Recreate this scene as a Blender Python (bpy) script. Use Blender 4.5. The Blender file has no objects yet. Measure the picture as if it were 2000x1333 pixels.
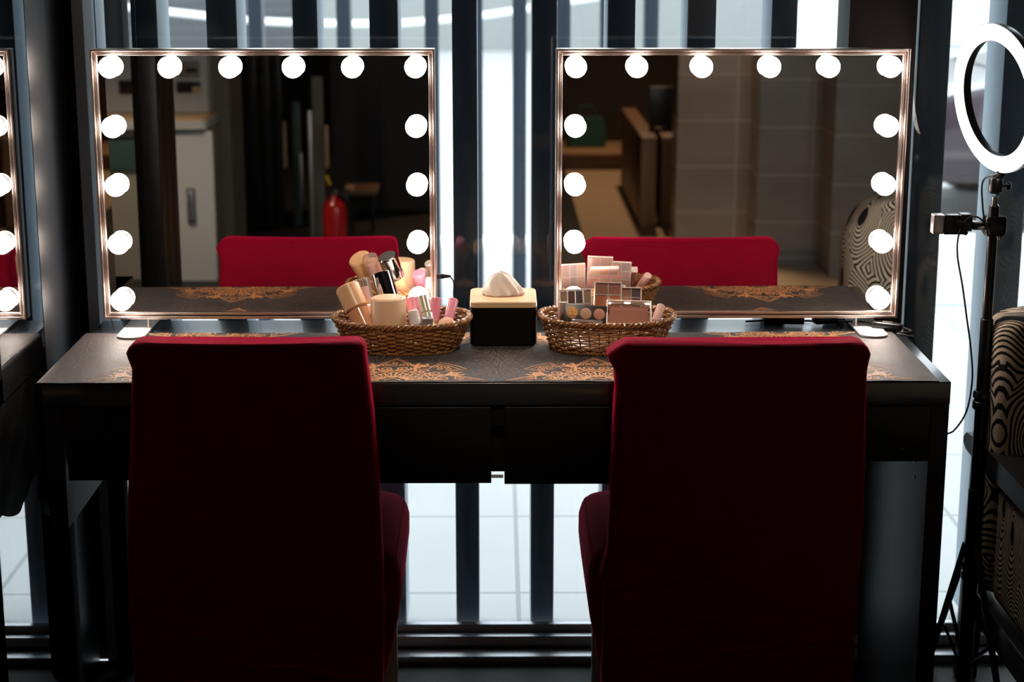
import bpy, bmesh, math, random
from mathutils import Vector, Matrix, Euler, noise

# ---------------------------------------------------------------- camera, world, exposure
SC = bpy.context.scene
COL = SC.collection
PI = math.pi
R = math.radians
rnd = random.Random(7)

CAM_H, PITCH, FPX = 1.60, R(13.39), 3450.0
cam_data = bpy.data.cameras.new('camera')
cam_data.sensor_width = 36.0
cam_data.lens = FPX / 2000 * 36.0
cam_data.clip_start = 0.05
cam_data.clip_end = 200
cam_data.dof.use_dof = True
cam_data.dof.focus_distance = 3.42
cam_data.dof.aperture_fstop = 4.0
cam = bpy.data.objects.new('camera', cam_data)
COL.objects.link(cam)
cam.location = (0, 0, CAM_H)
cam.rotation_euler = Euler((PI / 2 - PITCH, 0, -math.atan(30 / FPX)), 'XYZ')
SC.camera = cam
CM = cam.rotation_euler.to_matrix()

W = bpy.data.worlds.new('overcast_sky')
SC.world = W
W.use_nodes = True
wn = W.node_tree.nodes['Background']
wn.inputs[0].default_value = (0.86, 0.94, 1.0, 1)
wn.inputs[1].default_value = 4.0
SC.view_settings.view_transform = 'Standard'
SC.view_settings.look = 'None'
SC.view_settings.gamma = 1
SC.view_settings.use_curve_mapping = False
SC.view_settings.exposure = 0.0

BULB_POWER = 48.0


def lamp(name, kind, loc, energy, color, size=0.2, rot=(0, 0, 0), spot=1.6):
    d = bpy.data.lights.new(name, kind)
    d.energy = energy
    d.color = color
    if kind == 'AREA':
        d.size = size
    elif kind == 'SPOT':
        d.spot_size = spot
        d.spot_blend = 0.6
        d.shadow_soft_size = size
    else:
        d.shadow_soft_size = size
    o = bpy.data.objects.new(name, d)
    COL.objects.link(o)
    o.location = loc
    o.rotation_euler = rot
    return o


# warm ceiling downlights of the room behind the viewer
lamp('ceiling_downlight', 'SPOT', (1.2, -1.3, 2.62), 260, (1, .74, .50), .06, spot=1.5)
lamp('ceiling_downlight', 'SPOT', (0.9, -3.6, 2.62), 160, (1, .70, .45), .06, spot=1.9)
lamp('ceiling_downlight', 'SPOT', (-1.7, 0.5, 2.62), 170, (1, .86, .68), .06, spot=1.5)

dl = lamp('desk_fill_spot', 'SPOT', (0.0, 1.9, 2.62), 85, (1, .80, .62), .05, spot=R(21))  # added fill light, unseen above the desk; brightens fronts of the basket items
dl.rotation_euler = (Vector((0, 3.42, .84)) - Vector((0, 1.9, 2.62))).to_track_quat('-Z', 'Y').to_euler()


def at(px, py, Y):
    """point of the plane Y=const seen at a pixel of the 2000 x 1333 photograph"""
    d = CM @ Vector(((px - 1000) / FPX, -(py - 666.5) / FPX, -1))
    t = Y / d.y
    return Vector((d.x * t, Y, CAM_H + d.z * t))


def atz(px, py, Z):
    d = CM @ Vector(((px - 1000) / FPX, -(py - 666.5) / FPX, -1))
    t = (Z - CAM_H) / d.z
    return Vector((d.x * t, d.y * t, Z))


# ---------------------------------------------------------------- materials
def mat(name, base, rough=.5, metal=0., spec=.5, coat=0., sheen=0., emis=None, power=0., noise_amt=0., scale=(8, 8, 8),
        bump=0., bump_scale=60, trans=0., ior=1.45, alpha=1.):
    m = bpy.data.materials.new(name)
    m.use_nodes = True
    nt = m.node_tree
    b = nt.nodes['Principled BSDF']
    b.inputs['Base Color'].default_value = (*base, 1)
    b.inputs['Roughness'].default_value = rough
    b.inputs['Metallic'].default_value = metal
    b.inputs['Specular IOR Level'].default_value = spec
    b.inputs['Coat Weight'].default_value = coat
    b.inputs['Coat Roughness'].default_value = .08
    b.inputs['Sheen Weight'].default_value = sheen
    b.inputs['Transmission Weight'].default_value = trans
    b.inputs['IOR'].default_value = ior
    b.inputs['Alpha'].default_value = alpha
    if emis:
        b.inputs['Emission Color'].default_value = (*emis, 1)
        b.inputs['Emission Strength'].default_value = power
    tc = nt.nodes.new('ShaderNodeTexCoord')
    mp = nt.nodes.new('ShaderNodeMapping')
    mp.inputs['Scale'].default_value = scale
    nt.links.new(tc.outputs['Object'], mp.inputs['Vector'])
    n = nt.nodes.new('ShaderNodeTexNoise')
    n.inputs['Scale'].default_value = 1.0
    n.inputs['Detail'].default_value = 5
    nt.links.new(mp.outputs[0], n.inputs['Vector'])
    mx = nt.nodes.new('ShaderNodeMix')
    mx.data_type = 'RGBA'
    a = noise_amt
    mx.inputs[6].default_value = (*[c * (1 - a) for c in base], 1)
    mx.inputs[7].default_value = (*[min(1, c * (1 + a)) for c in base], 1)
    nt.links.new(n.outputs['Fac'], mx.inputs[0])
    nt.links.new(mx.outputs[2], b.inputs['Base Color'])
    if bump:
        n2 = nt.nodes.new('ShaderNodeTexNoise')
        n2.inputs['Scale'].default_value = bump_scale
        nt.links.new(tc.outputs['Object'], n2.inputs['Vector'])
        bp = nt.nodes.new('ShaderNodeBump')
        bp.inputs['Strength'].default_value = bump
        bp.inputs['Distance'].default_value = .002
        nt.links.new(n2.outputs['Fac'], bp.inputs['Height'])
        nt.links.new(bp.outputs[0], b.inputs['Normal'])
    return m


def mat_tiles(name, base, grout, bw, bh, off=0., rough=.3, axes='XZ', gw=.004, spec=.5, noise_amt=.3, shift=(0, 0)):
    m = mat(name, base, rough, spec=spec, noise_amt=noise_amt, scale=(3, 3, 5))
    nt = m.node_tree
    b = nt.nodes['Principled BSDF']
    src = b.inputs['Base Color'].links[0].from_socket
    tc = nt.nodes.new('ShaderNodeTexCoord')
    sx = nt.nodes.new('ShaderNodeSeparateXYZ')
    nt.links.new(tc.outputs['Object'], sx.inputs[0])
    cx = nt.nodes.new('ShaderNodeCombineXYZ')
    for q in (0, 1):
        a_ = nt.nodes.new('ShaderNodeMath')
        a_.operation = 'ADD'
        a_.inputs[1].default_value = shift[q]
        nt.links.new(sx.outputs[axes[q]], a_.inputs[0])
        nt.links.new(a_.outputs[0], cx.inputs[q])
    br = nt.nodes.new('ShaderNodeTexBrick')
    br.offset = off
    br.inputs['Scale'].default_value = 1
    br.inputs['Brick Width'].default_value = bw
    br.inputs['Row Height'].default_value = bh
    br.inputs['Mortar Size'].default_value = gw
    br.inputs['Mortar'].default_value = (*grout, 1)
    nt.links.new(cx.outputs[0], br.inputs['Vector'])
    nt.links.new(src, br.inputs['Color1'])
    nt.links.new(src, br.inputs['Color2'])
    nt.links.new(br.outputs['Color'], b.inputs['Base Color'])
    return m


def mat_glass(name, tint=(1, 1, 1), refl_ior=1.5, mult=1.0):
    """thin pane: clear with mirror reflections that grow towards grazing angles"""
    m = bpy.data.materials.new(name)
    m.use_nodes = True
    nt = m.node_tree
    nt.nodes.clear()
    out = nt.nodes.new('ShaderNodeOutputMaterial')
    tr = nt.nodes.new('ShaderNodeBsdfTransparent')
    tr.inputs[0].default_value = (*tint, 1)
    gl = nt.nodes.new('ShaderNodeBsdfGlossy')
    gl.inputs['Roughness'].default_value = 0.0
    gl.inputs[0].default_value = (.93, .97, .95, 1)
    fr = nt.nodes.new('ShaderNodeFresnel')
    fr.inputs[0].default_value = refl_ior
    ml = nt.nodes.new('ShaderNodeMath')
    ml.operation = 'MULTIPLY'
    ml.use_clamp = True
    ml.inputs[1].default_value = mult
    mx = nt.nodes.new('ShaderNodeMixShader')
    nt.links.new(fr.outputs[0], ml.inputs[0])
    nt.links.new(ml.outputs[0], mx.inputs[0])
    nt.links.new(tr.outputs[0], mx.inputs[1])
    nt.links.new(gl.outputs[0], mx.inputs[2])
    nt.links.new(mx.outputs[0], out.inputs[0])
    return m


def mat_swirl(name):
    """beige fabric printed with black contour rings round dark almond spots"""
    m = mat(name, (.5, .4, .28), .85, spec=.2)
    nt = m.node_tree
    b = nt.nodes['Principled BSDF']
    tc = nt.nodes.new('ShaderNodeTexCoord')
    sx = nt.nodes.new('ShaderNodeSeparateXYZ')
    nt.links.new(tc.outputs['Object'], sx.inputs[0])
    ad = nt.nodes.new('ShaderNodeMath'); ad.operation = 'ADD'
    nt.links.new(sx.outputs['X'], ad.inputs[0])
    nt.links.new(sx.outputs['Y'], ad.inputs[1])
    cx = nt.nodes.new('ShaderNodeCombineXYZ')
    nt.links.new(ad.outputs[0], cx.inputs[0])
    nt.links.new(sx.outputs['Z'], cx.inputs[1])
    n = nt.nodes.new('ShaderNodeTexNoise'); n.inputs['Scale'].default_value = 7; n.inputs['Detail'].default_value = 1
    nt.links.new(cx.outputs[0], n.inputs['Vector'])
    vm = nt.nodes.new('ShaderNodeVectorMath'); vm.operation = 'MULTIPLY_ADD'
    nt.links.new(n.outputs['Color'], vm.inputs[0])
    vm.inputs[1].default_value = (.05, .09, 0)
    nt.links.new(cx.outputs[0], vm.inputs[2])
    mp = nt.nodes.new('ShaderNodeMapping')
    mp.inputs['Scale'].default_value = (11, 5.6, 1)
    mp.inputs['Rotation'].default_value = (0, 0, .12)
    nt.links.new(vm.outputs[0], mp.inputs['Vector'])
    v = nt.nodes.new('ShaderNodeTexVoronoi'); v.voronoi_dimensions = '2D'
    v.feature = 'F1'
    v.inputs['Scale'].default_value = 1
    v.inputs['Randomness'].default_value = .85
    nt.links.new(mp.outputs[0], v.inputs['Vector'])
    mu = nt.nodes.new('ShaderNodeMath'); mu.operation = 'MULTIPLY'; mu.inputs[1].default_value = 92
    nt.links.new(v.outputs['Distance'], mu.inputs[0])
    sn = nt.nodes.new('ShaderNodeMath'); sn.operation = 'SINE'
    nt.links.new(mu.outputs[0], sn.inputs[0])
    cr = nt.nodes.new('ShaderNodeMapRange')
    cr.inputs[1].default_value = -.35; cr.inputs[2].default_value = .05
    nt.links.new(sn.outputs[0], cr.inputs[0])
    sp = nt.nodes.new('ShaderNodeMapRange')
    sp.inputs[1].default_value = .14; sp.inputs[2].default_value = .16
    nt.links.new(v.outputs['Distance'], sp.inputs[0])
    mm = nt.nodes.new('ShaderNodeMath'); mm.operation = 'MULTIPLY'
    nt.links.new(cr.outputs[0], mm.inputs[0]); nt.links.new(sp.outputs[0], mm.inputs[1])
    mx = nt.nodes.new('ShaderNodeMix'); mx.data_type = 'RGBA'
    mx.inputs[6].default_value = (.012, .010, .010, 1)
    mx.inputs[7].default_value = (.62, .50, .36, 1)
    nt.links.new(mm.outputs[0], mx.inputs[0])
    nt.links.new(mx.outputs[2], b.inputs['Base Color'])
    return m


M = {}
M['black_wood'] = mat('black_brown_wood', (.008, .007, .007), .35, spec=.35, noise_amt=.5, scale=(60, 60, 3), bump=.06)
M['panel_wood'] = mat('black_brown_panel', (.022, .021, .021), .50, spec=.3, noise_amt=.7, scale=(90, 90, 2), bump=.1)
M['matte_black'] = mat('matte_black_panel', (.006, .006, .006), .8, spec=.1)
M['dark_mirror'] = mat('dark_side_mirror', (.62, .64, .64), .015, metal=1.)
M['desk_top'] = mat('black_brown_gloss', (.022, .023, .025), .26, spec=.9, coat=.3, noise_amt=.4, scale=(3, 60, 60))
M['slat'] = mat('navy_black_slat', (.028, .038, .054), .36, noise_amt=.6, scale=(60, 60, 3), bump=.15, bump_scale=90)
M['column'] = mat('black_column_wood', (.010, .009, .009), .36, noise_amt=.6, scale=(40, 40, 2), bump=.2, bump_scale=40)
M['jamb'] = mat('sky_lit_slat_side', (.26, .32, .38), .4, noise_amt=.1)  # for slat side faces only; sky light painted in as a paler colour
M['brown_dark'] = mat('dark_brown_panel', (.022, .013, .009), .5, noise_amt=.4, scale=(20, 20, 2))
M['jamb_light'] = mat('pale_painted_jamb', (.62, .68, .74), .45, noise_amt=.05)
M['alu'] = mat('brushed_aluminium', (.50, .52, .55), .35, metal=.9, noise_amt=.08, scale=(2, 80, 80))
M['frame'] = mat('champagne_aluminium', (.78, .66, .60), .30, metal=1., noise_amt=.04, scale=(80, 80, 4))
M['frame_dark'] = mat('bronze_aluminium', (.34, .27, .24), .35, metal=1.)
M['mirror'] = mat('silvered_mirror', (.80, .76, .72), .0, metal=1.)
M['backing'] = mat('mirror_backing', (.05, .05, .055), .5)
M['bulb'] = mat('frosted_bulb', (1, .95, .9), .3, emis=(1, .86, .77), power=BULB_POWER)
M['ring_glow'] = mat('ring_diffuser', (1, .96, .93), .3, emis=(1, .86, .79), power=9.0)
M['socket'] = mat('bulb_socket', (.75, .70, .66), .3, metal=.8)
M['white_metal'] = mat('white_powder_coat', (.80, .77, .75), .35, noise_amt=.03)
M['acrylic'] = mat_glass('clear_acrylic', (.93, .95, .96), 1.45, 1.6)
M['red'] = red_ = mat('red_stretch_cover', (.20, .001, .015), .8, spec=.1, sheen=0, noise_amt=.15, scale=(30, 30, 30), bump=.08, bump_scale=700)
rb_ = red_.node_tree.nodes['Principled BSDF']
rb_.inputs['Sheen Weight'].default_value = .9
rb_.inputs['Sheen Roughness'].default_value = .45
rb_.inputs['Sheen Tint'].default_value = (.95, .012, .10, 1)
M['chair_leg'] = mat('pale_chair_leg', (.55, .50, .46), .35, noise_amt=.2, scale=(50, 50, 4))
M['cloth'] = mat('black_runner_cloth', (.022, .017, .017), .55, spec=.4, sheen=.08, noise_amt=.5, scale=(30, 30, 30), bump=.25, bump_scale=900)
M['gold'] = mat('copper_print', (.70, .34, .14), .55, noise_amt=.25, scale=(80, 80, 80))
M['grey_line'] = mat('grey_print', (.19, .145, .125), .6, noise_amt=.35, scale=(60, 60, 60))
M['wicker'] = mat('brown_wicker', (.27, .125, .040), .33, noise_amt=.85, scale=(50, 50, 160), coat=.4)
M['bamboo'] = mat('bamboo_lid', (.70, .50, .29), .4, noise_amt=.12, scale=(4, 90, 90))
M['black_plastic'] = mat('black_plastic', (.010, .010, .011), .28)
M['black_satin'] = mat('satin_black_box', (.004, .004, .004), .45, spec=.2)
M['tissue'] = mat('white_tissue', (.82, .76, .71), .9, bump=.2, bump_scale=60)
M['chrome'] = mat('chrome', (.82, .82, .84), .06, metal=1.)
M['brushed'] = mat('brushed_cap', (.60, .59, .60), .35, metal=1., noise_amt=.1)
M['cream'] = mat('cream_plastic', (.74, .45, .24), .32, noise_amt=.03)
M['cream_light'] = mat('cream_lid', (.80, .56, .37), .35)
M['peach'] = mat('peach_foundation', (.68, .33, .18), .12, coat=.7)
M['peach_pale'] = mat('pale_peach_foundation', (.74, .42, .24), .15, coat=.7)
M['clear'] = mat('clear_plastic', (1, .93, .90), .04, trans=.9, ior=1.35)
M['label_brown'] = mat('brown_label', (.28, .10, .06), .5)
M['letter'] = mat('pale_lettering', (.9, .8, .72), .5)
M['pink'] = mat('pink_plastic', (.80, .30, .42), .3, coat=.3)
M['pink_pale'] = mat('pale_pink_plastic', (.85, .55, .50), .3, coat=.3)
M['white'] = mat('white_plastic', (.85, .80, .76), .3)
M['pearl'] = mat('pearl_tube', (.72, .70, .60), .22, metal=.4)
M['glitter'] = mat('grey_glitter', (.35, .35, .36), .3, metal=.6, noise_amt=.9, scale=(900, 900, 900))
M['orange'] = mat('orange_plastic', (.85, .38, .04), .35)
M['purple'] = mat('purple_cap', (.18, .03, .16), .25, coat=.4)
M['puff'] = mat('tan_puff', (.70, .40, .29), .9)
M['pan_yellow'] = mat('honey_pan', (.78, .46, .22), .7, noise_amt=.15, scale=(300, 300, 300))
M['pan_orange'] = mat('coral_pan', (.78, .26, .13), .7, noise_amt=.15, scale=(300, 300, 300))
M['pan_rose'] = mat('rose_pan', (.60, .27, .20), .7, noise_amt=.15, scale=(300, 300, 300))
M['pan_brown'] = mat('brown_pan', (.26, .12, .10), .7, noise_amt=.2, scale=(300, 300, 300))
M['pan_plum'] = mat('plum_pan', (.20, .13, .15), .6, noise_amt=.2, scale=(300, 300, 300))
M['pan_tan'] = mat('tan_pan', (.58, .36, .24), .7, noise_amt=.15, scale=(300, 300, 300))
M['case_clear'] = mat('clear_pink_case', (1, .86, .82), .06, trans=.75, ior=1.3)
M['case_frame'] = mat('pale_case_frame', (.88, .76, .71), .25, coat=.4)
M['case_black'] = mat('black_case', (.035, .028, .026), .35)
M['cable'] = mat('black_cable', (.012, .012, .012), .45)
M['swirl'] = mat_swirl('swirl_print_fabric')
M['dark_frame'] = mat('charcoal_wood', (.022, .023, .026), .3, noise_amt=.5, scale=(60, 3, 60), bump=.1)
M['cabinet_white'] = mat('white_cabinet', (.62, .62, .60), .35)
M['cabinet_beige'] = mat('beige_panel', (.33, .29, .23), .5, noise_amt=.08)
M['teal'] = mat('teal_panel', (.06, .11, .10), .4)
M['counter_wood'] = mat('pale_wood_counter', (.62, .40, .22), .4, noise_amt=.2, scale=(3, 30, 30))
M['wall_beige'] = mat('beige_wall', (.22, .19, .15), .7, noise_amt=.1)
M['handle_grey'] = mat('grey_blue_handle', (.16, .18, .21), .3)
M['box_wood'] = mat('plywood_box', (.33, .20, .11), .5, noise_amt=.25, scale=(20, 20, 2))
M['box_side'] = mat('brown_box_side', (.16, .085, .04), .5, noise_amt=.25, scale=(20, 20, 2))
M['green'] = mat('green_fabric', (.010, .060, .040), .7)
M['ext_red'] = mat('extinguisher_red', (.50, .012, .015), .25, coat=.5)
M['yellow'] = mat('yellow_pin', (.75, .45, .03), .4)
M['glass'] = mat_glass('window_glass', (.97, .985, .98), 1.45, 1.0)
M['glass_side'] = mat_glass('side_glass', (.62, .64, .62), 1.62, 1.35)
M['wall_dark'] = mat('dark_wall', (.035, .026, .02), .7, noise_amt=.3)
M['ceiling'] = mat('ceiling_paint', (.05, .045, .04), .8)
M['floor_dark'] = mat_tiles('dark_floor', (.020, .019, .018), (.01, .01, .01), .6, .6, rough=.55, axes='XY', spec=.3)
M['floor_warm'] = mat('warm_floor', (.46, .33, .21), .45, noise_amt=.12, scale=(2, 12, 1))
M['wall_tile'] = mat_tiles('grey_stone_tile', (.23, .195, .165), (.33, .29, .25), .60, .225, rough=.22, axes='XZ', gw=.005)
M['wall_tile_side'] = mat_tiles('grey_stone_tile_side', (.16, .145, .13), (.28, .26, .24), .60, .225, rough=.25, axes='YZ', gw=.005)
M['pavement'] = mat_tiles('pale_paving', (.36, .37, .37), (.22, .23, .23), .60, .57, rough=.6, axes='XY', gw=.006, noise_amt=.08, shift=(1.95, 1.675))
M['road'] = mat('pale_road', (.42, .43, .43), .8, noise_amt=.06, scale=(1, 1, 1))
M['kerb'] = mat('kerb_stone', (.90, .90, .88), .7)
M['gravelly'] = mat('grey_concrete', (.36, .365, .365), .9, noise_amt=.22, scale=(9, 9, 9))
M['far_grey'] = mat_tiles('grey_shutter', (.07, .075, .08), (.05, .055, .06), 9., .12, rough=.6, axes='XZ', gw=.02)
M['far_white'] = mat('pale_wall', (.25, .265, .26), .7, noise_amt=.05)
M['rail_white'] = mat('white_rail', (.95, .95, .95), .4)
M['car_maroon'] = mat('maroon_paint', (.040, .027, .036), .22, coat=.6)
M['car_white'] = mat('white_paint', (.80, .82, .84), .2, coat=.5)
M['car_glass'] = mat('car_window', (.06, .07, .08), .05, spec=.8)
M['tyre'] = mat('tyre', (.015, .015, .015), .7)
M['tail_red'] = mat('tail_lamp', (.4, .01, .01), .3)


# ---------------------------------------------------------------- mesh helpers
class MB:
    def __init__(s):
        s.v, s.f, s.m, s.mats, s.cur = [], [], [], [], 0

    def use(s, m):
        if m not in s.mats:
            s.mats.append(m)
        s.cur = s.mats.index(m)
        return s

    def add(s, vs, fs):
        k = len(s.v)
        s.v.extend([tuple(p) for p in vs])
        for f in fs:
            s.f.append([i + k for i in f])
            s.m.append(s.cur)
        return s

    def box(s, c, d, bev=0., rot=None):
        bm = bmesh.new()
        bmesh.ops.create_cube(bm, size=1)
        for v in bm.verts:
            v.co = Vector((v.co.x * d[0], v.co.y * d[1], v.co.z * d[2]))
        if bev > 0:
            bmesh.ops.bevel(bm, geom=bm.edges[:], offset=bev, segments=3, affect='EDGES', profile=.5)
        mt = Matrix.Translation(Vector(c)) @ (rot.to_4x4() if rot is not None else Matrix.Identity(4))
        bm.verts.ensure_lookup_table()
        for i, v in enumerate(bm.verts):
            v.index = i
        s.add([mt @ v.co for v in bm.verts], [[v.index for v in f.verts] for f in bm.faces])
        bm.free()
        return s

    def bar(s, p0, p1, w, d, bev=0.):
        """box between two points, w wide, d deep"""
        p0, p1 = Vector(p0), Vector(p1)
        ax = p1 - p0
        q = ax.to_track_quat('Z', 'Y').to_matrix()
        return s.box((p0 + p1) / 2, (w, d, ax.length), bev, q)

    def loft(s, rings, cap0=True, cap1=True, closed=True):
        n = len(rings[0])
        vs = [p for r in rings for p in r]
        fs = []
        for i in range(len(rings) - 1):
            for j in range(n if closed else n - 1):
                a, b = i * n + j, i * n + (j + 1) % n
                fs.append([a, b, b + n, a + n])
        if cap0:
            fs.append(list(range(n))[::-1])
        if cap1:
            fs.append([(len(rings) - 1) * n + j for j in range(n)])
        return s.add(vs, fs)

    def lathe(s, prof, base, axis=(0, 0, 1), seg=28, caps=True, sx=1., sy=1., spin=0.):
        """prof: (radius, distance along the axis)"""
        base = Vector(base)
        q = Vector(axis).to_track_quat('Z', 'Y').to_matrix()
        rings = []
        for r, h in prof:
            rings.append([base + q @ Vector((r * sx * math.cos(a + spin), r * sy * math.sin(a + spin), h))
                          for a in [2 * PI * k / seg for k in range(seg)]])
        return s.loft(rings, caps, caps)

    def ball(s, c, r, seg=24, rings=14, scale=(1, 1, 1)):
        c = Vector(c)
        rs = []
        for i in range(rings + 1):
            t = PI * i / rings
            rr = max(1e-5, math.sin(t))
            rs.append([c + Vector((r * rr * math.cos(a) * scale[0], r * rr * math.sin(a) * scale[1], -r * math.cos(t) * scale[2]))
                       for a in [2 * PI * k / seg for k in range(seg)]])
        return s.loft(rs, False, False)

    def tube(s, pts, r, seg=8, closed=False, caps=True):
        pts = [Vector(p) for p in pts]
        n = len(pts)
        rr = r if isinstance(r, (list, tuple)) else [r] * n
        rings = []
        up = Vector((0, 0, 1))
        prev = None
        for i, p in enumerate(pts):
            if closed:
                t = pts[(i + 1) % n] - pts[i - 1]
            else:
                t = pts[min(i + 1, n - 1)] - pts[max(i - 1, 0)]
            t.normalize()
            if prev is None:
                a = up if abs(t.z) < .95 else Vector((1, 0, 0))
                u = (a - t * a.dot(t)).normalized()
            else:
                u = (prev - t * prev.dot(t)).normalized()
            prev = u
            w = t.cross(u)
            rings.append([p + (u * math.cos(b) + w * math.sin(b)) * rr[i] for b in [2 * PI * k / seg for k in range(seg)]])
        if closed:
            rings.append(rings[0])
        return s.loft(rings, caps and not closed, caps and not closed)

    def build(s, name, material=None, parent=None, smooth=True, origin=None, **props):
        me = bpy.data.meshes.new(name)
        o3 = Vector(origin) if origin is not None else Vector((0, 0, 0))
        me.from_pydata([tuple(Vector(p) - o3) for p in s.v], [], s.f)
        mats = s.mats if s.mats else [material]
        for m in mats:
            me.materials.append(m)
        if s.mats:
            me.polygons.foreach_set('material_index', s.m)
        me.polygons.foreach_set('use_smooth', [smooth] * len(me.polygons))
        me.update()
        bm = bmesh.new(); bm.from_mesh(me)
        bmesh.ops.recalc_face_normals(bm, faces=bm.faces[:])
        bm.to_mesh(me); bm.free()
        if smooth:
            me.set_sharp_from_angle(angle=R(38))
        o = bpy.data.objects.new(name, me)
        COL.objects.link(o)
        o.location = o3
        if parent is not None:
            o.parent = parent
            o.location = o3 - parent_world(parent)
        for k, v in props.items():
            o[k] = v
        return o


def parent_world(p):
    """all parents here are unrotated while parts are being attached"""
    t = Vector((0, 0, 0))
    while p is not None:
        t += Vector(p.location)
        p = p.parent
    return t


def thing(name, label, cat, loc=(0, 0, 0), group=None, kind=None):
    o = bpy.data.objects.new(name, None)
    o.empty_display_size = .1
    COL.objects.link(o)
    o.location = loc
    if kind:
        o['kind'] = kind
    else:
        o['label'] = label
        o['category'] = cat
    if group:
        o['group'] = group
    return o


def tag(o, label, cat, group=None, kind=None):
    o['label'] = label
    o['category'] = cat
    if group:
        o['group'] = group
    if kind:
        o['kind'] = kind
    return o


def structure(o):
    o['kind'] = 'structure'
    return o


def rrect(x0, x1, y0, y1, r, z, k=6):
    """rounded rectangle ring"""
    pts = []
    for cx, cy, a0 in ((x1 - r, y1 - r, 0), (x0 + r, y1 - r, 90), (x0 + r, y0 + r, 180), (x1 - r, y0 + r, 270)):
        for i in range(k + 1):
            a = R(a0 + 90 * i / k)
            pts.append(Vector((cx + r * math.cos(a), cy + r * math.sin(a), z)))
    return pts


def smooth_path(pts, n=12):
    pts = [Vector(p) for p in pts]
    out = []
    P = [pts[0] * 2 - pts[1]] + pts + [pts[-1] * 2 - pts[-2]]
    for i in range(1, len(P) - 2):
        for k in range(n):
            t = k / n
            a, b, c, d = P[i - 1], P[i], P[i + 1], P[i + 2]
            out.append(.5 * ((2 * b) + (c - a) * t + (2 * a - 5 * b + 4 * c - d) * t * t + (3 * b - a - 3 * c + d) * t ** 3))
    out.append(pts[-1])
    return out


def interp(tab, x):
    """tab: sorted (x, value...)"""
    if x <= tab[0][0]:
        return tab[0][1:]
    for a, b in zip(tab, tab[1:]):
        if x <= b[0]:
            t = (x - a[0]) / (b[0] - a[0])
            t = t * t * (3 - 2 * t) if False else t
            return tuple(p + (q - p) * t for p, q in zip(a[1:], b[1:]))
    return tab[-1][1:]


# ================================================================ THE SETTING
def sbox(name, lo, hi, m, bev=0., parent=None, struct_=True, smooth=False):
    c = [(a + b) / 2 for a, b in zip(lo, hi)]
    d = [b - a for a, b in zip(lo, hi)]
    o = MB().box((0, 0, 0), d, bev).build(name, m, smooth=smooth)
    o.location = c
    if parent is not None:
        o.parent = parent
        o.location = Vector(c) - parent_world(parent)
    elif struct_:
        structure(o)
    return o


RX0, RX1, RY0, RY1, RH = -3.2, 2.6, -5.6, 3.66, 2.66
sbox('floor', (RX0, 0.3, -.08), (RX1, RY1, 0), M['floor_dark'])
sbox('floor.001', (.45, RY0, -.08), (RX1, .3, 0), M['floor_warm'])
sbox('floor.005', (RX0, RY0, -.08), (.45, .3, 0), M['floor_dark'])
sbox('ceiling', (RX0, RY0, RH), (RX1, 3.9, RH + .1), M['ceiling'])
sbox('wall_rear', (RX0, RY0 - .1, 0), (RX1, RY0, RH), M['brown_dark'])
sbox('wall_right', (RX1, RY0, 0), (RX1 + .1, 3.9, RH), M['wall_dark'])
sbox('wall_left', (RX0 - .1, RY0, 0), (RX0, 3.9, RH), M['wall_beige'])
# shop front: solid dark part on the left, glazing to the right
sbox('wall_front', (RX0, 3.67, 0), (-.865, 3.86, RH), M['column'])
t1 = sbox('trim_1', (-.865, 3.66, 0), (-.842, 3.86, RH), M['jamb_light'])
sbox('trim_10', (-.872, 3.93, 0), (-.818, 3.99, RH), M['column'])
sbox('trim_11', (-.812, 3.99, 0), (-.772, 4.03, RH), M['slat'])
sbox('trim_2', (.728, 3.69, .03), (.868, 3.82, RH), M['brown_dark'])
sbox('trim_3', (-.842, 3.70, 2.50), (RX1, 3.78, RH), M['black_wood'])

w1 = thing('window_1', '', '', (0, 3.72, 0), kind='structure')
MB().box((.878, 3.745, 1.27), (3.43, .010, 2.46)).build('pane', M['glass'], w1, smooth=False)
f = MB()
f.box((.878, 3.655, .009), (3.44, .044, .018), .002)
f.box((.878, 3.700, .022), (3.44, .022, .040), .002)
f.box((.878, 3.735, .030), (3.44, .020, .052), .002)
f.build('sill_track', M['alu'], w1)
b = MB()
b.box((.878, 3.683, .011), (3.44, .010, .020))
b.box((.878, 3.718, .012), (3.44, .012, .022))
b.build('gasket', M['black_plastic'], w1, smooth=False)

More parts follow.
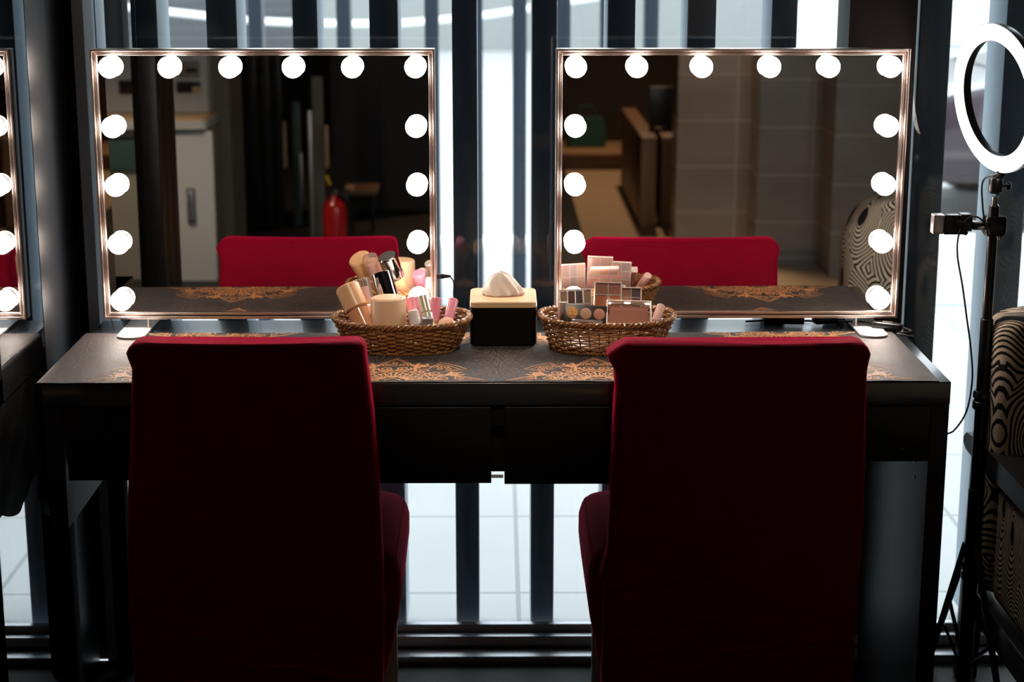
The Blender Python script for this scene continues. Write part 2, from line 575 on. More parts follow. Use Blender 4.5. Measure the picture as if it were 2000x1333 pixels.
# ---- vertical slats just outside the glass
slat_x = [(-.735, .046), (-.577, .064), (-.402, .052), (-.237, .060), (-.0675, .0525), (.101, .052), (.263, .058),
          (.432, .060), (.606, .054), (.930, .068), (1.113, .064), (1.285, .06), (1.46, .06), (1.63, .06), (1.8, .06)]
names_ = ['first', 'second', 'third', 'fourth', 'fifth', 'sixth', 'seventh', 'eighth', 'ninth', 'tenth', 'eleventh',
          'twelfth', 'thirteenth', 'fourteenth', 'fifteenth']
where_ = ['beside the pale left jamb', 'above the left mirror, near its corner bulb', 'above the left mirror, third along',
          'above the left mirror between its last two bulbs', 'just left of the tissue box', 'just right of the tissue box',
          'above the right mirror, near its second bulb', 'above the right mirror, over its middle',
          'above the right mirror, right of its middle', 'between the right mirror and the ring light pole',
          'behind the ring light pole']
for i, (x, w) in enumerate(slat_x[:11]):
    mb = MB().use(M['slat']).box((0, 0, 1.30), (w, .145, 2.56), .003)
    mb.use(M['jamb'])  # side faces take the paler colour that stands in for outdoor light
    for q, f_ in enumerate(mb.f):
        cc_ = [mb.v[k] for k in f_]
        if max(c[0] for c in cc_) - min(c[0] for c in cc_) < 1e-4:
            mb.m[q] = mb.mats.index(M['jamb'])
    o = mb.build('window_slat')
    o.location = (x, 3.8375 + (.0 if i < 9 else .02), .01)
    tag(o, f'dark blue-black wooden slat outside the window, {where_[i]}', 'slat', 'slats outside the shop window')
# ---- the same kind of slats further out
far_n = ['first', 'second', 'third', 'fourth', 'fifth', 'sixth', 'seventh', 'eighth', 'ninth', 'tenth']
for k in range(-6, 4):
    o = MB().box((0, 0, 1.25), (.054, .10, 2.50), .003).build('screen_post', M['slat'])
    o.location = (.090 + .171 * k, 7.0, 0)
    tag(o, f'slim dark post of the far outdoor screen seen between slats, {far_n[k + 6]} from the left', 'post', 'posts of the far outdoor screen')

# ---- street
g = sbox('pavement', (-14, 3.86, -.10), (18, 8.75, -.0), M['pavement'], struct_=False)
structure(g)
g.name = 'floor.002'
tag_road = sbox('floor.003', (-30, 8.95, -.14), (40, 40, -.04), M['road'])
sbox('floor.004', (-14, 7.35, 0.0), (18, 8.6, .006), M['gravelly'])
o = MB().box((0, 0, 0), (32, .22, .16), .02).build('kerb', M['kerb'])
o.location = (2, 8.86, -.05)
structure(o)
o.name = 'trim_4'
# far shuttered front and pale wall
o = MB().box((0, 0, 1.8), (12, .3, 3.6)).build('shutter', M['far_grey'], smooth=False)
o.location = (-8.6, 23.0, -.04)
tag(o, 'grey ribbed roller shutter across the street, seen above the left mirror', 'shutter')
o = MB().box((0, 0, 1.8), (12, .3, 3.6)).build('street_wall', M['far_white'], smooth=False)
o.location = (3.46, 23.2, -.04)
tag(o, 'pale plain wall across the street, seen above the gap between the mirrors', 'wall')
rail = [at(x, y, 20.5) for x, y in ((250, 14), (355, 26), (450, 36), (520, 42), (640, 46), (720, 46.5), (790, 45), (850, 40), (930, 32), (1000, 22), (1090, 7), (1180, -8))]
mb = MB().tube(smooth_path(rail, 6), .035, 8)
o = mb.build('guard_rail', M['rail_white'], origin=(0, 20.5, 0))
rl = thing('street_railing', 'curved white railing across the street, seen above the left mirror', 'railing', (0, 20.5, -.04))
o.parent = rl
o.location = (0, 0, .04)
for x, y in ((300, 20), (600, 45), (900, 36), (1130, 0)):
    p = at(x, y, 20.5)
    MB().tube([(p.x, 20.5, -.04), (p.x, 20.5, p.z)], .02, 8).build('post', M['far_white'], rl)


# ---- parked cars
def car(name, label, loc, paint, L=4.3, H=1.46, flip=1):
    root = thing(name, label, 'car', loc)
    # side profile lofted across the width
    def prof(x):     # lower edge, waist, roof
        t = x / L
        zl = .26
        zw = interp([(0, .62), (.06, .74), (.25, .90), (.8, .96), (.95, .90), (1, .70)], t)[0]
        zr = interp([(0, .60), (.22, .90), (.36, H - .08), (.55, H), (.78, H - .08), (.93, .98), (1, .72)], t)[0]
        return zl, zw, max(zr, zw)
    body = MB()
    rings = []
    for i in range(41):
        x = L * i / 40
        zl, zw, zr = prof(x)
        e = 1 - .12 * (abs(x / L - .5) * 2) ** 4
        hw = .86 * e
        ring = [(-.9, zl), (-1, zl + .18), (-1, zw - .12), (-.96, zw), (0, zw + .01), (.96, zw), (1, zw - .12), (1, zl + .18), (.9, zl)]
        rings.append([Vector((flip * (x - L / 2), hw * a, z)) for a, z in ring])
    body.loft(rings)
    body.build('body', paint, root, origin=loc) if False else None
    o = body.build('body', paint)
    o.parent = root
    top = MB()
    rings = []
    for i in range(6, 38):
        x = L * i / 40
        zl, zw, zr = prof(x)
        hw = .84
        k = max(.02, (zr - zw))
        rings.append([Vector((flip * (x - L / 2), hw * a, zw - .02 + (k + .02) * b)) for a, b in ((-.96, 0), (-.90, .5), (-.80, .92), (-.6, 1), (0, 1.03), (.6, 1), (.80, .92), (.90, .5), (.96, 0))])
    top.loft(rings)
    o = top.build('roof', paint); o.parent = root
    for sgn in (-1, 1):
        for x0, x1 in ((.30, .50), (.52, .76)):
            q = []
            for t, b in ((x0, .10), (x1, .10), (x1 - (.05 if x1 > .6 else 0), .86), (x0 + (.07 if x0 < .4 else 0), .86)):
                zl, zw, zr = prof(t * L)
                y = sgn * (.84 * (.96 - .16 * b) + .006)
                q.append(Vector((flip * (t * L - L / 2), y, zw + (zr - zw) * b)))
            w_ = MB()
            inn = [p - Vector((0, sgn * .02, 0)) for p in q]
            w_.loft([inn, q])
            ob = w_.build('side_window', M['car_glass'], smooth=False); ob.parent = root
        for t in (.19, .81):
            wh = MB().lathe([(.30, 0), (.32, .03), (.32, .17), (.30, .20)], (flip * (t * L - L / 2), sgn * .70 - (.0 if sgn > 0 else 0), .32), (0, sgn, 0), 28)
            ob = wh.build('wheel', M['tyre']); ob.parent = root
            hb = MB().lathe([(.19, 0), (.17, .012), (.05, .02)], (flip * (t * L - L / 2), sgn * .90, .32), (0, sgn, 0), 20).build('hubcap', M['alu'])
            hb.parent = ob
        st = MB().box((0, sgn * .865, .50), (L * .62, .02, .05), .008).build('side_trim', M['alu']); st.parent = root
        tl = MB().box((-flip * (L / 2 - .10), sgn * .70, .78), (.10, .22, .12), .02).build('lamp', M['tail_red']); tl.parent = root
    return root


car('parked_car', 'dark maroon car parked beyond the kerb, seen through the ring light', (4.30, 10.2, -.04), M['car_maroon'])
car('parked_car', 'white car across the street, seen above the right end of the right mirror', (5.1, 17.6, -.04), M['car_white'], flip=-1)

# ---- polished dark side panel beside the desk, and the black post further back
sbox('wall_left.001', (-.935, 3.065, .76), (-.885, 3.368, RH), M['dark_mirror'])
sbox('wall_left.003', (-.935, 2.87, 0.0), (-.885, 3.368, .758), M['dark_mirror'])
sbox('trim_12', (-.935, 3.370, 0.0), (-.884, 3.668, RH), M['column'], .002)
pt = thing('trim_5', '', '', (-.905, 2.30, 0), kind='structure')
p = MB()
p.box((-.918, 2.37, 1.31), (.05, .10, 2.60), .004)
p.box((-.935, 2.28, 1.31), (.085, .10, 2.60), .004)
p.box((-.92, 2.19, 1.31), (.05, .06, 2.60), .004)
p.build('end_post', M['column'], pt)

# ---- tiled piers behind the viewer, seen in the right mirror
sbox('wall_tile_a', (.88, -1.75, 0), (1.46, -1.50, RH), M['wall_tile']).name = 'wall_rear.001'
sbox('wall_tile_b', (1.235, -1.5, 0), (1.75, -1.20, RH), M['wall_tile']).name = 'wall_rear.002'
sbox('wall_tile_c', (1.53, -1.2, 0), (2.6, -.88, RH), M['wall_tile']).name = 'wall_rear.003'
sbox('baseboard_rear', (1.236, -1.2, 0), (1.53, -1.19, .07), M['wall_tile_side'])

# ================================================================ DESK
desk = thing('dressing_desk', 'long black-brown dressing desk standing against the slatted window', 'desk', (0, 3.38, 0))
DZ, DF, DB = .78, 3.115, 3.64
HX = .83
MB().box((0, (DF + DB) / 2, DZ - .0215), (2 * HX, DB - DF, .043), .002).build('desktop', M['desk_top'], desk)
MB().box((0, DF + .018, .758 - .0405), (2 * HX - .07, .022, .040)).build('apron', M['black_wood'], desk, smooth=False)
for sx in (-1, 1):
    zl = .0 if sx > 0 else .500
    o = MB().box((sx * (HX - .017), (DF + DB) / 2, (DZ - .043 + zl) / 2), (.034, DB - DF - .006, DZ - .043 - zl), .0015).build('side_panel', M['panel_wood'], desk)
    for yy in (3.21, 3.53):
        for zz in (.60, .568):
            h = MB().lathe([(.0035, 0), (.0035, .002)], (sx * (HX - .034), yy, zz), (-sx, 0, 0), 10).build('peg_hole', M['black_plastic'], desk)
            h.parent = o
            h.location = (0, 0, 0)
for yy in (DF + .025, DB - .025):
    MB().box((-HX + .017, yy, .2495), (.034, .044, .499), .0015).build('leg', M['matte_black'], desk)
MB().box((.001, DF + .11, .670), (.040, .17, .134)).build('divider', M['black_wood'], desk, smooth=False)
bp_ = MB().box((0, DB - .012, .655), (2 * HX - .07, .012, .16)).build('back_rail', M['black_wood'], desk, smooth=False)
for x0, x1, zb in ((-.790, -.4, .595), (-.396, -.011, .588), (.013, .44, .586), (.445, .795, .628)):
    dr = MB()
    dr.box(((x0 + x1) / 2, DF + .009, (.734 + zb) / 2), (x1 - x0, .018, .734 - zb), .0015)
    d_ = dr.build('drawer', M['black_wood'], desk)
    box_ = MB()
    w_, xm = x1 - x0 - .02, (x0 + x1) / 2
    for sx in (-1, 1):
        box_.box((xm + sx * w_ / 2, DF + .22, (.72 + zb + .01) / 2), (.010, .40, .71 - zb - .02))
    box_.box((xm, DF + .22, zb + .02), (w_, .40, .006))
    q = box_.build('drawer_tray', M['black_wood'], desk, smooth=False)
    q.parent = d_
    q.location = (0, 0, 0)
MB().box((-.0, DF + .03, .592), (.022, .002, .006)).build('runner_clip', M['white_metal'], desk)

# ================================================================ TABLE RUNNER
XL, XR = -.836, .808
YF, YB = 3.119, 3.512
TZ = .7815
rc = random.Random(3)


def cmap(u, v, off=0.):
    n = noise.noise(Vector((u * 5, v * 9, 1.7))) * .0016 + noise.noise(Vector((u * 22, v * 18, 5))) * .0006
    if u >= XL:
        return Vector((u, v, TZ + max(0, n + .0006) + off))
    d = XL - u
    r = .006
    if d < r * PI / 2:
        a = d / r
        return Vector((XL - (r + off) * math.sin(a), v, TZ - r + (r + off) * math.cos(a)))
    d -= r * PI / 2
    wob = .0035 * math.sin(v * 40 + d * 12) * min(1, d / .1) + .003 * math.sin(d * 60 + v * 9) * min(1, d / .06)
    return Vector((XL - r - off - abs(wob), v - .006 * min(1, d / .15) * math.cos(v * 7.9 - 24.6), TZ - r - d))


def ribbon(mb, pts, w, off):
    """thin raised print line following the cloth; split where it leaves the cloth"""
    run = []
    def flush():
        if len(run) > 1:
            vs, fs = [], []
            for i, (u, v) in enumerate(run):
                a = run[max(0, i - 1)]; b_ = run[min(len(run) - 1, i + 1)]
                du, dv = b_[0] - a[0], b_[1] - a[1]
                l = math.hypot(du, dv) or 1
                nu, nv = -dv / l * w / 2, du / l * w / 2
                p, q = cmap(u + nu, v + nv, off), cmap(u - nu, v - nv, off)
                vs += [p, q]
                if i:
                    k = 2 * i
                    fs.append([k - 2, k - 1, k + 1, k])
            mb.add(vs, fs)
        run.clear()
    for u, v in pts:
        if YF + .002 < v < YB - .002 and XL - .28 < u < XR - .004:
            run.append((u, v))
        else:
            flush()
    flush()


def medallion(c, Rr, w, off, mb, phase=0., quarter_phase=0.):
    cu, cv = c
    def P(r, a):
        return (cu + r * Rr * math.cos(a), cv + r * Rr * math.sin(a))
    def arc(r, a0, a1, n=24, wv=0., k=0):
        return [P(r * (1 + wv * math.cos(k * (a0 + (a1 - a0) * i / n))), a0 + (a1 - a0) * i / n) for i in range(n + 1)]
    def spiral(uc, vc, r0, a0, turns, sgn):
        return [(uc + r0 * Rr * (1 - .82 * t) * math.cos(a0 + sgn * turns * 2 * PI * t), vc + r0 * Rr * (1 - .82 * t) * math.sin(a0 + sgn * turns * 2 * PI * t))
                for t in [i / 22 for i in range(23)]]
    # inner fans: 8 half-flowers of five petals
    for s_ in range(8):
        a = phase + s_ * PI / 4
        ca = P(.13, a)
        for k in range(-3, 4):
            aa = a + k * .36
            L = .26 * Rr * (1 - .05 * abs(k))
            pet = []
            for i in range(13):
                t = i / 12
                b = t * 2 * PI
                rr = L * (1 - math.cos(b)) / 2
                sw = .030 * Rr * math.sin(b) * (1 - math.cos(b)) / 1.4
                pet.append((ca[0] + rr * math.cos(aa) - sw * math.sin(aa), ca[1] + rr * math.sin(aa) + sw * math.cos(aa)))
            ribbon(mb, pet, w, off)
        fan = [(ca[0] + .29 * Rr * math.cos(a + t), ca[1] + .29 * Rr * math.sin(a + t)) for t in [(-1.25 + 2.5 * i / 20) for i in range(21)]]
        ribbon(mb, fan, w * 1.2, off)
    ribbon(mb, arc(.09, 0, 2 * PI, 20), w * 1.6, off)
    # arches
    for s_ in range(8):
        a = phase + s_ * PI / 4
        big = (s_ % 2 == 0)
        Lr = 1.0 if big else .92
        hw = .17 if big else .20
        ba = P(.55, a)
        ex, ey = math.cos(a), math.sin(a)
        nx, ny = -ey, ex
        def Q(al, ac):
            return (cu + Rr * (al * ex + ac * nx), cv + Rr * (al * ey + ac * ny))
        if big:
            for sc_ in (1., .80):
                ribbon(mb, [Q(.66 + (Lr - .66) * (1 if sc_ == 1 else .85) * t, sc_ * hw * (1 - t) * (1 + .35 * math.sin(PI * t))) for t in [i / 10 for i in range(11)]], w, off)
                ribbon(mb, [Q(.66 + (Lr - .66) * (1 if sc_ == 1 else .85) * t, -sc_ * hw * (1 - t) * (1 + .35 * math.sin(PI * t))) for t in [i / 10 for i in range(11)]], w, off)
            ribbon(mb, [Q(.66, -hw + 2 * hw * t) for t in [i / 8 for i in range(9)]], w, off)
            for dd in ((.71, .07), (.71, -.07), (.80, 0), (.73, 0)):
                ribbon(mb, spiral(*Q(*dd), .040, a, 1.2, 1 if dd[1] >= 0 else -1), w * .9, off)
        else:
            # flat-ended wing
            ribbon(mb, [Q(.62, -.10), Q(.74, -.15), Q(.90, -.20), Q(.92, 0), Q(.90, .20), Q(.74, .15), Q(.62, .10)], w * 1.1, off)
            ribbon(mb, [Q(.68, -.09), Q(.84, -.15), Q(.86, 0), Q(.84, .15), Q(.68, .09)], w, off)
            for dd in ((.76, -.07), (.76, .07), (.70, 0), (.80, 0)):
                ribbon(mb, spiral(*Q(*dd), .045, a, 1.2, 1), w * .9, off)
        for sg in (-1, 1):
            # large curls either side
            ribbon(mb, spiral(*Q(.53, sg * .095), .085, a + sg * 1.2, 1.7, sg), w * 1.25, off)
            ribbon(mb, spiral(*Q(.66, sg * .245), .070, a - sg * .6, 1.6, -sg), w * 1.15, off)
            ribbon(mb, spiral(*Q(.46, sg * .05), .04, a + sg * 2, 1.3, -sg), w, off)
            # leaves
            for k in range(4):
                l0 = Q(.50 + .07 * k, sg * (.19 + .012 * k))
                l1 = Q(.55 + .07 * k, sg * (.235 + .012 * k))
                ribbon(mb, [l0, ((l0[0] + l1[0]) / 2, (l0[1] + l1[1]) / 2), l1], w * 2.0, off)
            st = [Q(.42 + .30 * t, sg * (.11 + .12 * math.sin(PI * t * .9))) for t in [i / 12 for i in range(13)]]
            ribbon(mb, st, w * 1.1, off)
    # scalloped ring
    for k in range(32):
        a = phase + k * PI / 16
        ca = P(.425, a)
        ribbon(mb, [(ca[0] + .036 * Rr * math.cos(a + t), ca[1] + .036 * Rr * math.sin(a + t)) for t in [(-1.5 + 3 * i / 6) for i in range(7)]], w, off)


cl = MB().use(M['cloth'])
us = [XL - .262 + .262 * i / 22 for i in range(22)] + [XL - .0094 * (1 - i / 6) for i in range(6)] + [XL + (XR - XL) * i / 150 for i in range(151)]
us = sorted(set(round(u, 5) for u in us))
nv = 36
vs, fs = [], []
for u in us:
    for j in range(nv + 1):
        v = YF - .0035 + (YB - YF + .0035) * j / nv
        # slightly wavy hem
        e = 0.0012 * math.sin(u * 90) if j in (0, nv) else 0
        uu = u
        if u < XL - .2:
            uu = u + .035 * math.sin(v * 13) * (XL - .2 - u) / .06
        vs.append(cmap(uu, v + e, 0))
for i in range(len(us) - 1):
    for j in range(nv):
        a = i * (nv + 1) + j
        fs.append([a, a + 1, a + nv + 2, a + nv + 1])
k0 = len(vs)
under = [Vector(p) + (Vector((0, 0, -.0014)) if p[0] > XL - .001 else Vector((.0012, 0, 0))) for p in vs]
cl.add(vs + under, fs + [[k0 + q for q in f_[::-1]] for f_ in fs] + [[i * (nv + 1), (i + 1) * (nv + 1), k0 + (i + 1) * (nv + 1), k0 + i * (nv + 1)] for i in range(len(us) - 1)])
# grey outline flowers
cl.use(M['grey_line'])
def flower(c, rad, n, ph):
    for k in range(n):
        a = ph + 2 * PI * k / n
        pet = []
        for i in range(17):
            b = 2 * PI * i / 16
            rr = rad * (.18 + .82 * (1 - math.cos(b)) / 2)
            sw = rad * 1.35 / n * math.sin(b) * (1.2 - math.cos(b)) / 1.6
            pet.append((c[0] + rr * math.cos(a) - sw * math.sin(a), c[1] + rr * math.sin(a) + sw * math.cos(a)))
        ribbon(cl, pet, .0013, .0003)
        for q in (.5, .75):
            ribbon(cl, [(c[0] + rad * q * math.cos(a + t), c[1] + rad * q * math.sin(a + t)) for t in (-.12, 0, .12)], .0011, .0003)
    ribbon(cl, [(c[0] + .12 * rad * math.cos(t), c[1] + .12 * rad * math.sin(t)) for t in [2 * PI * i / 14 for i in range(15)]], .0015, .0003)
for i in range(15):
    for j in range(4):
        cx_, cy_ = -.80 + .115 * i + rc.uniform(-.02, .02), 3.14 + .118 * j + rc.uniform(-.02, .02)
        if abs(cx_) < .1 and j < 2:
            continue
        flower((cx_, cy_), rc.uniform(.05, .075), rc.choice([7, 9, 11]), rc.uniform(0, 3))
for j in range(3):
    flower((-.90 - .08 * (j % 2), 3.20 + .12 * j), .06, 9, j)
for cx_ in (0,):
    for q in range(3):
        flower((0, 3.13 + q * .09), .07, 13, .2 * q)
    for sg in (-1, 1):
        for q in range(5):
            ribbon(cl, [(sg * (.02 + .012 * q) + .02 * (1 - .8 * t) * math.cos(sg * t * 9), 3.20 - .018 * q + .018 * (1 - .8 * t) * math.sin(t * 9)) for t in [i / 16 for i in range(17)]], .0014, .0003)
cl.use(M['gold'])
for x in (-.585, -.192, .186, .600):
    medallion((x, 3.120), .174, .0026, .0007, cl)
for x in (-.560, -.17, .19, .575):
    medallion((x, 3.505), .155, .0026, .0007, cl)
ribbon(cl, [(-.845 - .013 * k, 3.1235 + .004 * math.sin(k * 1.9)) for k in range(18)], .004, .0007)
runner = cl.build('table_runner', origin=(0, 3.3, TZ))
tag(runner, 'black table runner with copper lace medallions covering the dressing desk', 'table runner')


# ================================================================ MIRRORS
MY = 3.547       # front face of the glass


def vanity_mirror(name, label, x0, x1, z0, z1, bulbs, feet):
    root = thing(name, label, 'mirror', ((x0 + x1) / 2, MY + .012, DZ))
    # frame: outer flat, dark groove, inner lip
    def frame_ring(mb, a0, a1, yf, yb):
        """rectangular ring between insets a0 < a1"""
        for lo, hi, hz in ((x0 + a0, x0 + a1, 1), (x1 - a1, x1 - a0, 1)):
            mb.box(((lo + hi) / 2, (yf + yb) / 2, (z0 + z1) / 2), (hi - lo, yb - yf, z1 - z0 - 2 * a0), .0008)
        for lo, hi in ((z0 + a0, z0 + a1), (z1 - a1, z1 - a0)):
            mb.box(((x0 + x1) / 2, (yf + yb) / 2, (lo + hi) / 2), (x1 - x0 - 2 * a1, yb - yf, hi - lo), .0008)
    m = MB()
    m.use(M['frame'])
    frame_ring(m, 0, .0052, MY - .009, MY + .024)
    frame_ring(m, .0088, .0128, MY - .0055, MY + .010)
    m.use(M['frame_dark'])
    frame_ring(m, .0052, .0088, MY - .003, MY + .020)
    m.build('frame', None, root)
    MB().box(((x0 + x1) / 2, MY + .003, (z0 + z1) / 2), (x1 - x0 - .022, .004, z1 - z0 - .022)).build('mirror_glass', M['mirror'], root, smooth=False)
    MB().box(((x0 + x1) / 2, MY + .015, (z0 + z1) / 2), (x1 - x0 - .011, .014, z1 - z0 - .011)).build('back_panel', M['backing'], root, smooth=False)
    for px, pz in bulbs:
        c = Vector((px, MY - .0160, pz))
        b_ = MB().ball(c, .0212, 28, 18, (1, .60, 1)).build('bulb', M['bulb'], root)
        s_ = MB().lathe([(.0216, 0), (.0216, .0030), (.0206, .0042), (.0150, .0042), (.0150, .006)], (px, MY + .0005, pz), (0, -1, 0), 28).build('socket', M['socket'], root)
        s_.parent = b_
        s_.location = (0, 0, 0)
    for fx in feet:
        ft = MB()
        # flat tongue with a rounded front end
        w_, yf, yb = .0285, 3.452, 3.632
        pts = []
        for i in range(13):
            a = PI + PI * i / 12
            pts.append((fx + w_ * math.cos(a), yf + .024 + .024 * math.sin(a)))
        pts += [(fx + w_, yb), (fx - w_, yb)]
        ft.loft([[Vector((x, y, TZ + .0016)) for x, y in pts], [Vector((x, y, TZ + .0048)) for x, y in pts]])
        p_ = ft.build('foot_plate', M['white_metal'], root)
        br = MB()
        sg = 1 if fx < 0 else -1
        br.box((fx + sg * .022, MY + .012, (TZ + z0) / 2 + .004), (.004, .030, z0 - TZ + .002), .0008)
        br.box((fx + sg * .040, MY + .012, z0 - .002), (.04, .02, .0035), .0008)
        q = br.build('foot_bracket', M['white_metal'], root)
        q.parent = p_
        q.location = (0, 0, 0)
    return root


def zrow(y):
    return at(500, y, MY - .02).z


bz = [zrow(132), zrow(249), zrow(364), zrow(477), zrow(588)]
def bx_(px, py):
    return at(px, py, MY - .02).x
LB = [(bx_(px, 132), bz[0]) for px in (213, 328, 447, 571, 687, 812)]
xl_, xr_ = bx_(221, 300), bx_(813, 300)
LB[0] = (xl_, bz[0]); LB[-1] = (xr_, bz[0])
LB += [(x, z) for z in bz[1:] for x in (xl_, xr_)]
RB = [(bx_(px, 132), bz[0]) for px in (1125, 1245, 1372, 1505, 1621, 1741)]
xl2, xr2 = bx_(1124, 300), bx_(1733, 300)
RB[0] = (xl2, bz[0]); RB[-1] = (xr2, bz[0])
RB += [(x, z) for z in bz[1:] for x in (xl2, xr2)]
vanity_mirror('vanity_mirror', 'lit vanity mirror with round bulbs, behind the basket of bottles', -.806, -.1225, .805, 1.353, LB, [-.738, -.19])
vanity_mirror('vanity_mirror', 'lit vanity mirror with round bulbs, behind the basket of palettes', .1185, .823, .805, 1.353, RB, [.183, .762])

# usb plug and cable at the inner side of the left mirror
pl = thing('usb_cable', 'black USB plug and thin cable coming out of the left mirror\'s inner side', 'cable', at(852, 539, 3.56))
y_ = 3.556
a0, a1, a2 = at(850, 540, y_), at(870, 540, y_), at(884, 541, y_)
MB().lathe([(.0055, 0), (.0062, .002), (.0062, .016), (.0045, .020)], a0, (a1 - a0), 16, sx=1.2, sy=.8).build('plug', M['black_plastic'], pl)
MB().lathe([(.0040, 0), (.0022, .012)], a0 + (a1 - a0).normalized() * .020, (a1 - a0), 12).build('strain_relief', M['black_plastic'], pl)
pts = [at(872, 540, y_), at(880, 542, y_), at(886, 552, y_), at(886, 575, y_), at(888, 600, 3.57), at(884, 618, 3.58), (-.10, 3.60, DZ + .003), (-.16, 3.605, DZ + .002), (-.24, 3.61, DZ + .002)]
MB().tube(smooth_path(pts), .0013, 8).build('wire', M['cable'], pl)

# cable and in-line switch on the right
sw = thing('cable_switch', 'black in-line switch on a cable lying beside the right mirror foot', 'switch', atz(1735, 636, DZ + .01))
c = atz(1733, 637, TZ + .010)
rot = Euler((0, 0, -.50)).to_matrix()
MB().box(c, (.064, .020, .015), .005, rot).build('switch_body', M['black_plastic'], sw)
MB().box(c + Vector((0, 0, .0078)), (.022, .009, .003), .001, rot).build('rocker', M['case_black'], sw)
d_ = rot @ Vector((1, 0, 0))
MB().tube(smooth_path([c - d_ * .032, c - d_ * .06 + Vector((0, .012, 0)), Vector((.68, 3.60, DZ + .004)), Vector((.60, 3.612, DZ + .004)), Vector((.52, 3.60, DZ + .004))]), .0021, 8).build('wire', M['cable'], sw)
e1 = c + d_ * .032
MB().tube(smooth_path([e1, e1 + d_ * .016 + Vector((0, -.010, -.004)), Vector((.812, 3.48, TZ + .004)), Vector((.826, 3.46, TZ + .004)), Vector((.842, 3.455, .775)), Vector((.842, 3.46, .70)), Vector((.842, 3.48, .45))]), .0021, 8).build('wire', M['cable'], sw)
ad = thing('power_adapter', 'flat black adapter lying under the right mirror\'s lower edge', 'adapter', (.575, 3.60, DZ))
MB().box((.600, 3.602, DZ + .0105), (.085, .034, .020), .004, Euler((0, 0, -.15)).to_matrix()).build('adapter_body', M['black_plastic'], ad)
MB().box((.690, 3.600, DZ + .0085), (.06, .026, .016), .004, Euler((0, 0, .3)).to_matrix()).build('adapter_plug', M['black_plastic'], ad)


# ================================================================ TISSUE BOX
tb = thing('tissue_box', 'square black tissue box with a pale bamboo lid between the baskets', 'tissue box', (.0115, 3.465, DZ))
tx0, tx1, ty0, ty1, tz1 = -.0535, .0785, 3.388, 3.528, .872
def loft_rr(mb, lv, x0, x1, y0, y1):
    mb.loft([rrect(x0 + a, x1 - a, y0 + a, y1 - a, max(.001, .015 - a * .5), z) for a, z in lv])
m = MB(); loft_rr(m, [(.003, TZ + .002), (0, TZ + .005), (0, tz1 - .012)], tx0, tx1, ty0, ty1)
m.build('box_body', M['black_satin'], tb)
m = MB(); loft_rr(m, [(0, tz1 - .0115), (0, tz1 - .002), (.002, tz1)], tx0, tx1, ty0, ty1)
m.build('lid', M['bamboo'], tb)
m = MB(); m.lathe([(.041, 0), (.041, .0012), (.038, .0014)], ((tx0 + tx1) / 2, 3.458, tz1), (0, 0, 1), 40, sx=1, sy=.62)
m.build('lid_slot', M['label_brown'], tb)
# crumpled tissue: folded sheet standing up as a tent
m = MB()
n_u, n_w = 40, 14
rg = []
for j in range(n_w + 1):
    t = j / n_w
    ring = []
    for i in range(n_u):
        a = 2 * PI * i / n_u
        rx = .036 * (1 - t ** 1.7) ** .62 * (1 + .10 * math.sin(3 * a + 1) + .05 * math.sin(7 * a)) + .002
        ry = .019 * (1 - t ** 1.6) ** .7 * (1 + .18 * math.sin(2 * a + t * 2)) + .002
        crease = 1 + .09 * math.sin(9 * a + 5 * t) * (1 - t)
        z = tz1 + .0015 + .044 * t * (1 + .05 * math.sin(a + 1)) + .002 * math.sin(5 * a) * t
        ring.append(Vector(((tx0 + tx1) / 2 - .002 + rx * crease * math.cos(a) - .006 * t, 3.458 + ry * crease * math.sin(a), z)))
    rg.append(ring)
m.loft(rg)
m.build('tissue', M['tissue'], tb)


# ================================================================ BASKETS
def basket(label, cx, cy, ax, ay, bx, by, zb, h, n_st=44, rows=13, gap=0):
    root = thing('wicker_basket', label, 'basket', (cx, cy, zb))
    def P(a, t, off=0., zo=0.):
        e = t ** .8
        rx, ry = bx + (ax - bx) * e, by + (ay - by) * e
        k = 2.5
        c_, s_ = math.cos(a), math.sin(a)
        q = (abs(c_) ** k + abs(s_) ** k) ** (-1 / k)
        x, y = rx * q * c_, ry * q * s_
        l = math.hypot(x, y)
        end = .004 * abs(c_) ** 3 * t
        return Vector((cx + x * (1 + off / l), cy + y * (1 + off / l), zb + h * t + end + zo))
    st = MB()
    for i in range(n_st):
        a = 2 * PI * i / n_st
        st.tube([P(a, t, 0) for t in (0.02, .2, .4, .6, .8, 1)], .0016, 5)
    st.build('stakes', M['wicker'], root)
    wv = MB()
    N = n_st * 4
    for r_ in range(rows):
        t = .05 + .85 * r_ / (rows - 1)
        if gap and 3 <= r_ <= rows - 3:
            rad = .0017
        else:
            rad = .0023
        ph = PI * (r_ % 2)
        wv.tube([P(2 * PI * k / N, t + .012 * math.sin(k * .37 + r_), .0032 * math.cos(n_st / 2 * 2 * PI * k / N + ph) + .0006 * math.sin(k * .9 + r_)) for k in range(N)], rad, 6, closed=True)
    wv.build('weave', M['wicker'], root)
    for nm, t0, rad, amp, tw in (('rim', 1.0, .0027, .0036, 26), ('foot_band', .03, .0022, .0028, 30)):
        rm = MB()
        for q in range(3):
            N = 264
            pts = []
            for k in range(N):
                a = 2 * PI * k / N
                ph = tw * a + q * 2 * PI / 3
                pts.append(P(a, t0, amp * math.cos(ph) + .001, amp * math.sin(ph) * .9))
            rm.tube(pts, rad, 6, closed=True)
        rm.build(nm, M['wicker'], root)
    bs = MB()
    for k in range(-7, 8):
        y = k / 7.5 * by
        xx = bx * (1 - abs(k / 7.5) ** 2.5) ** .4
        bs.bar((cx - xx, cy + y, zb + .004), (cx + xx, cy + y, zb + .004), by * .14, .004, .001)
    bs.build('base', M['wicker'], root)
    return root


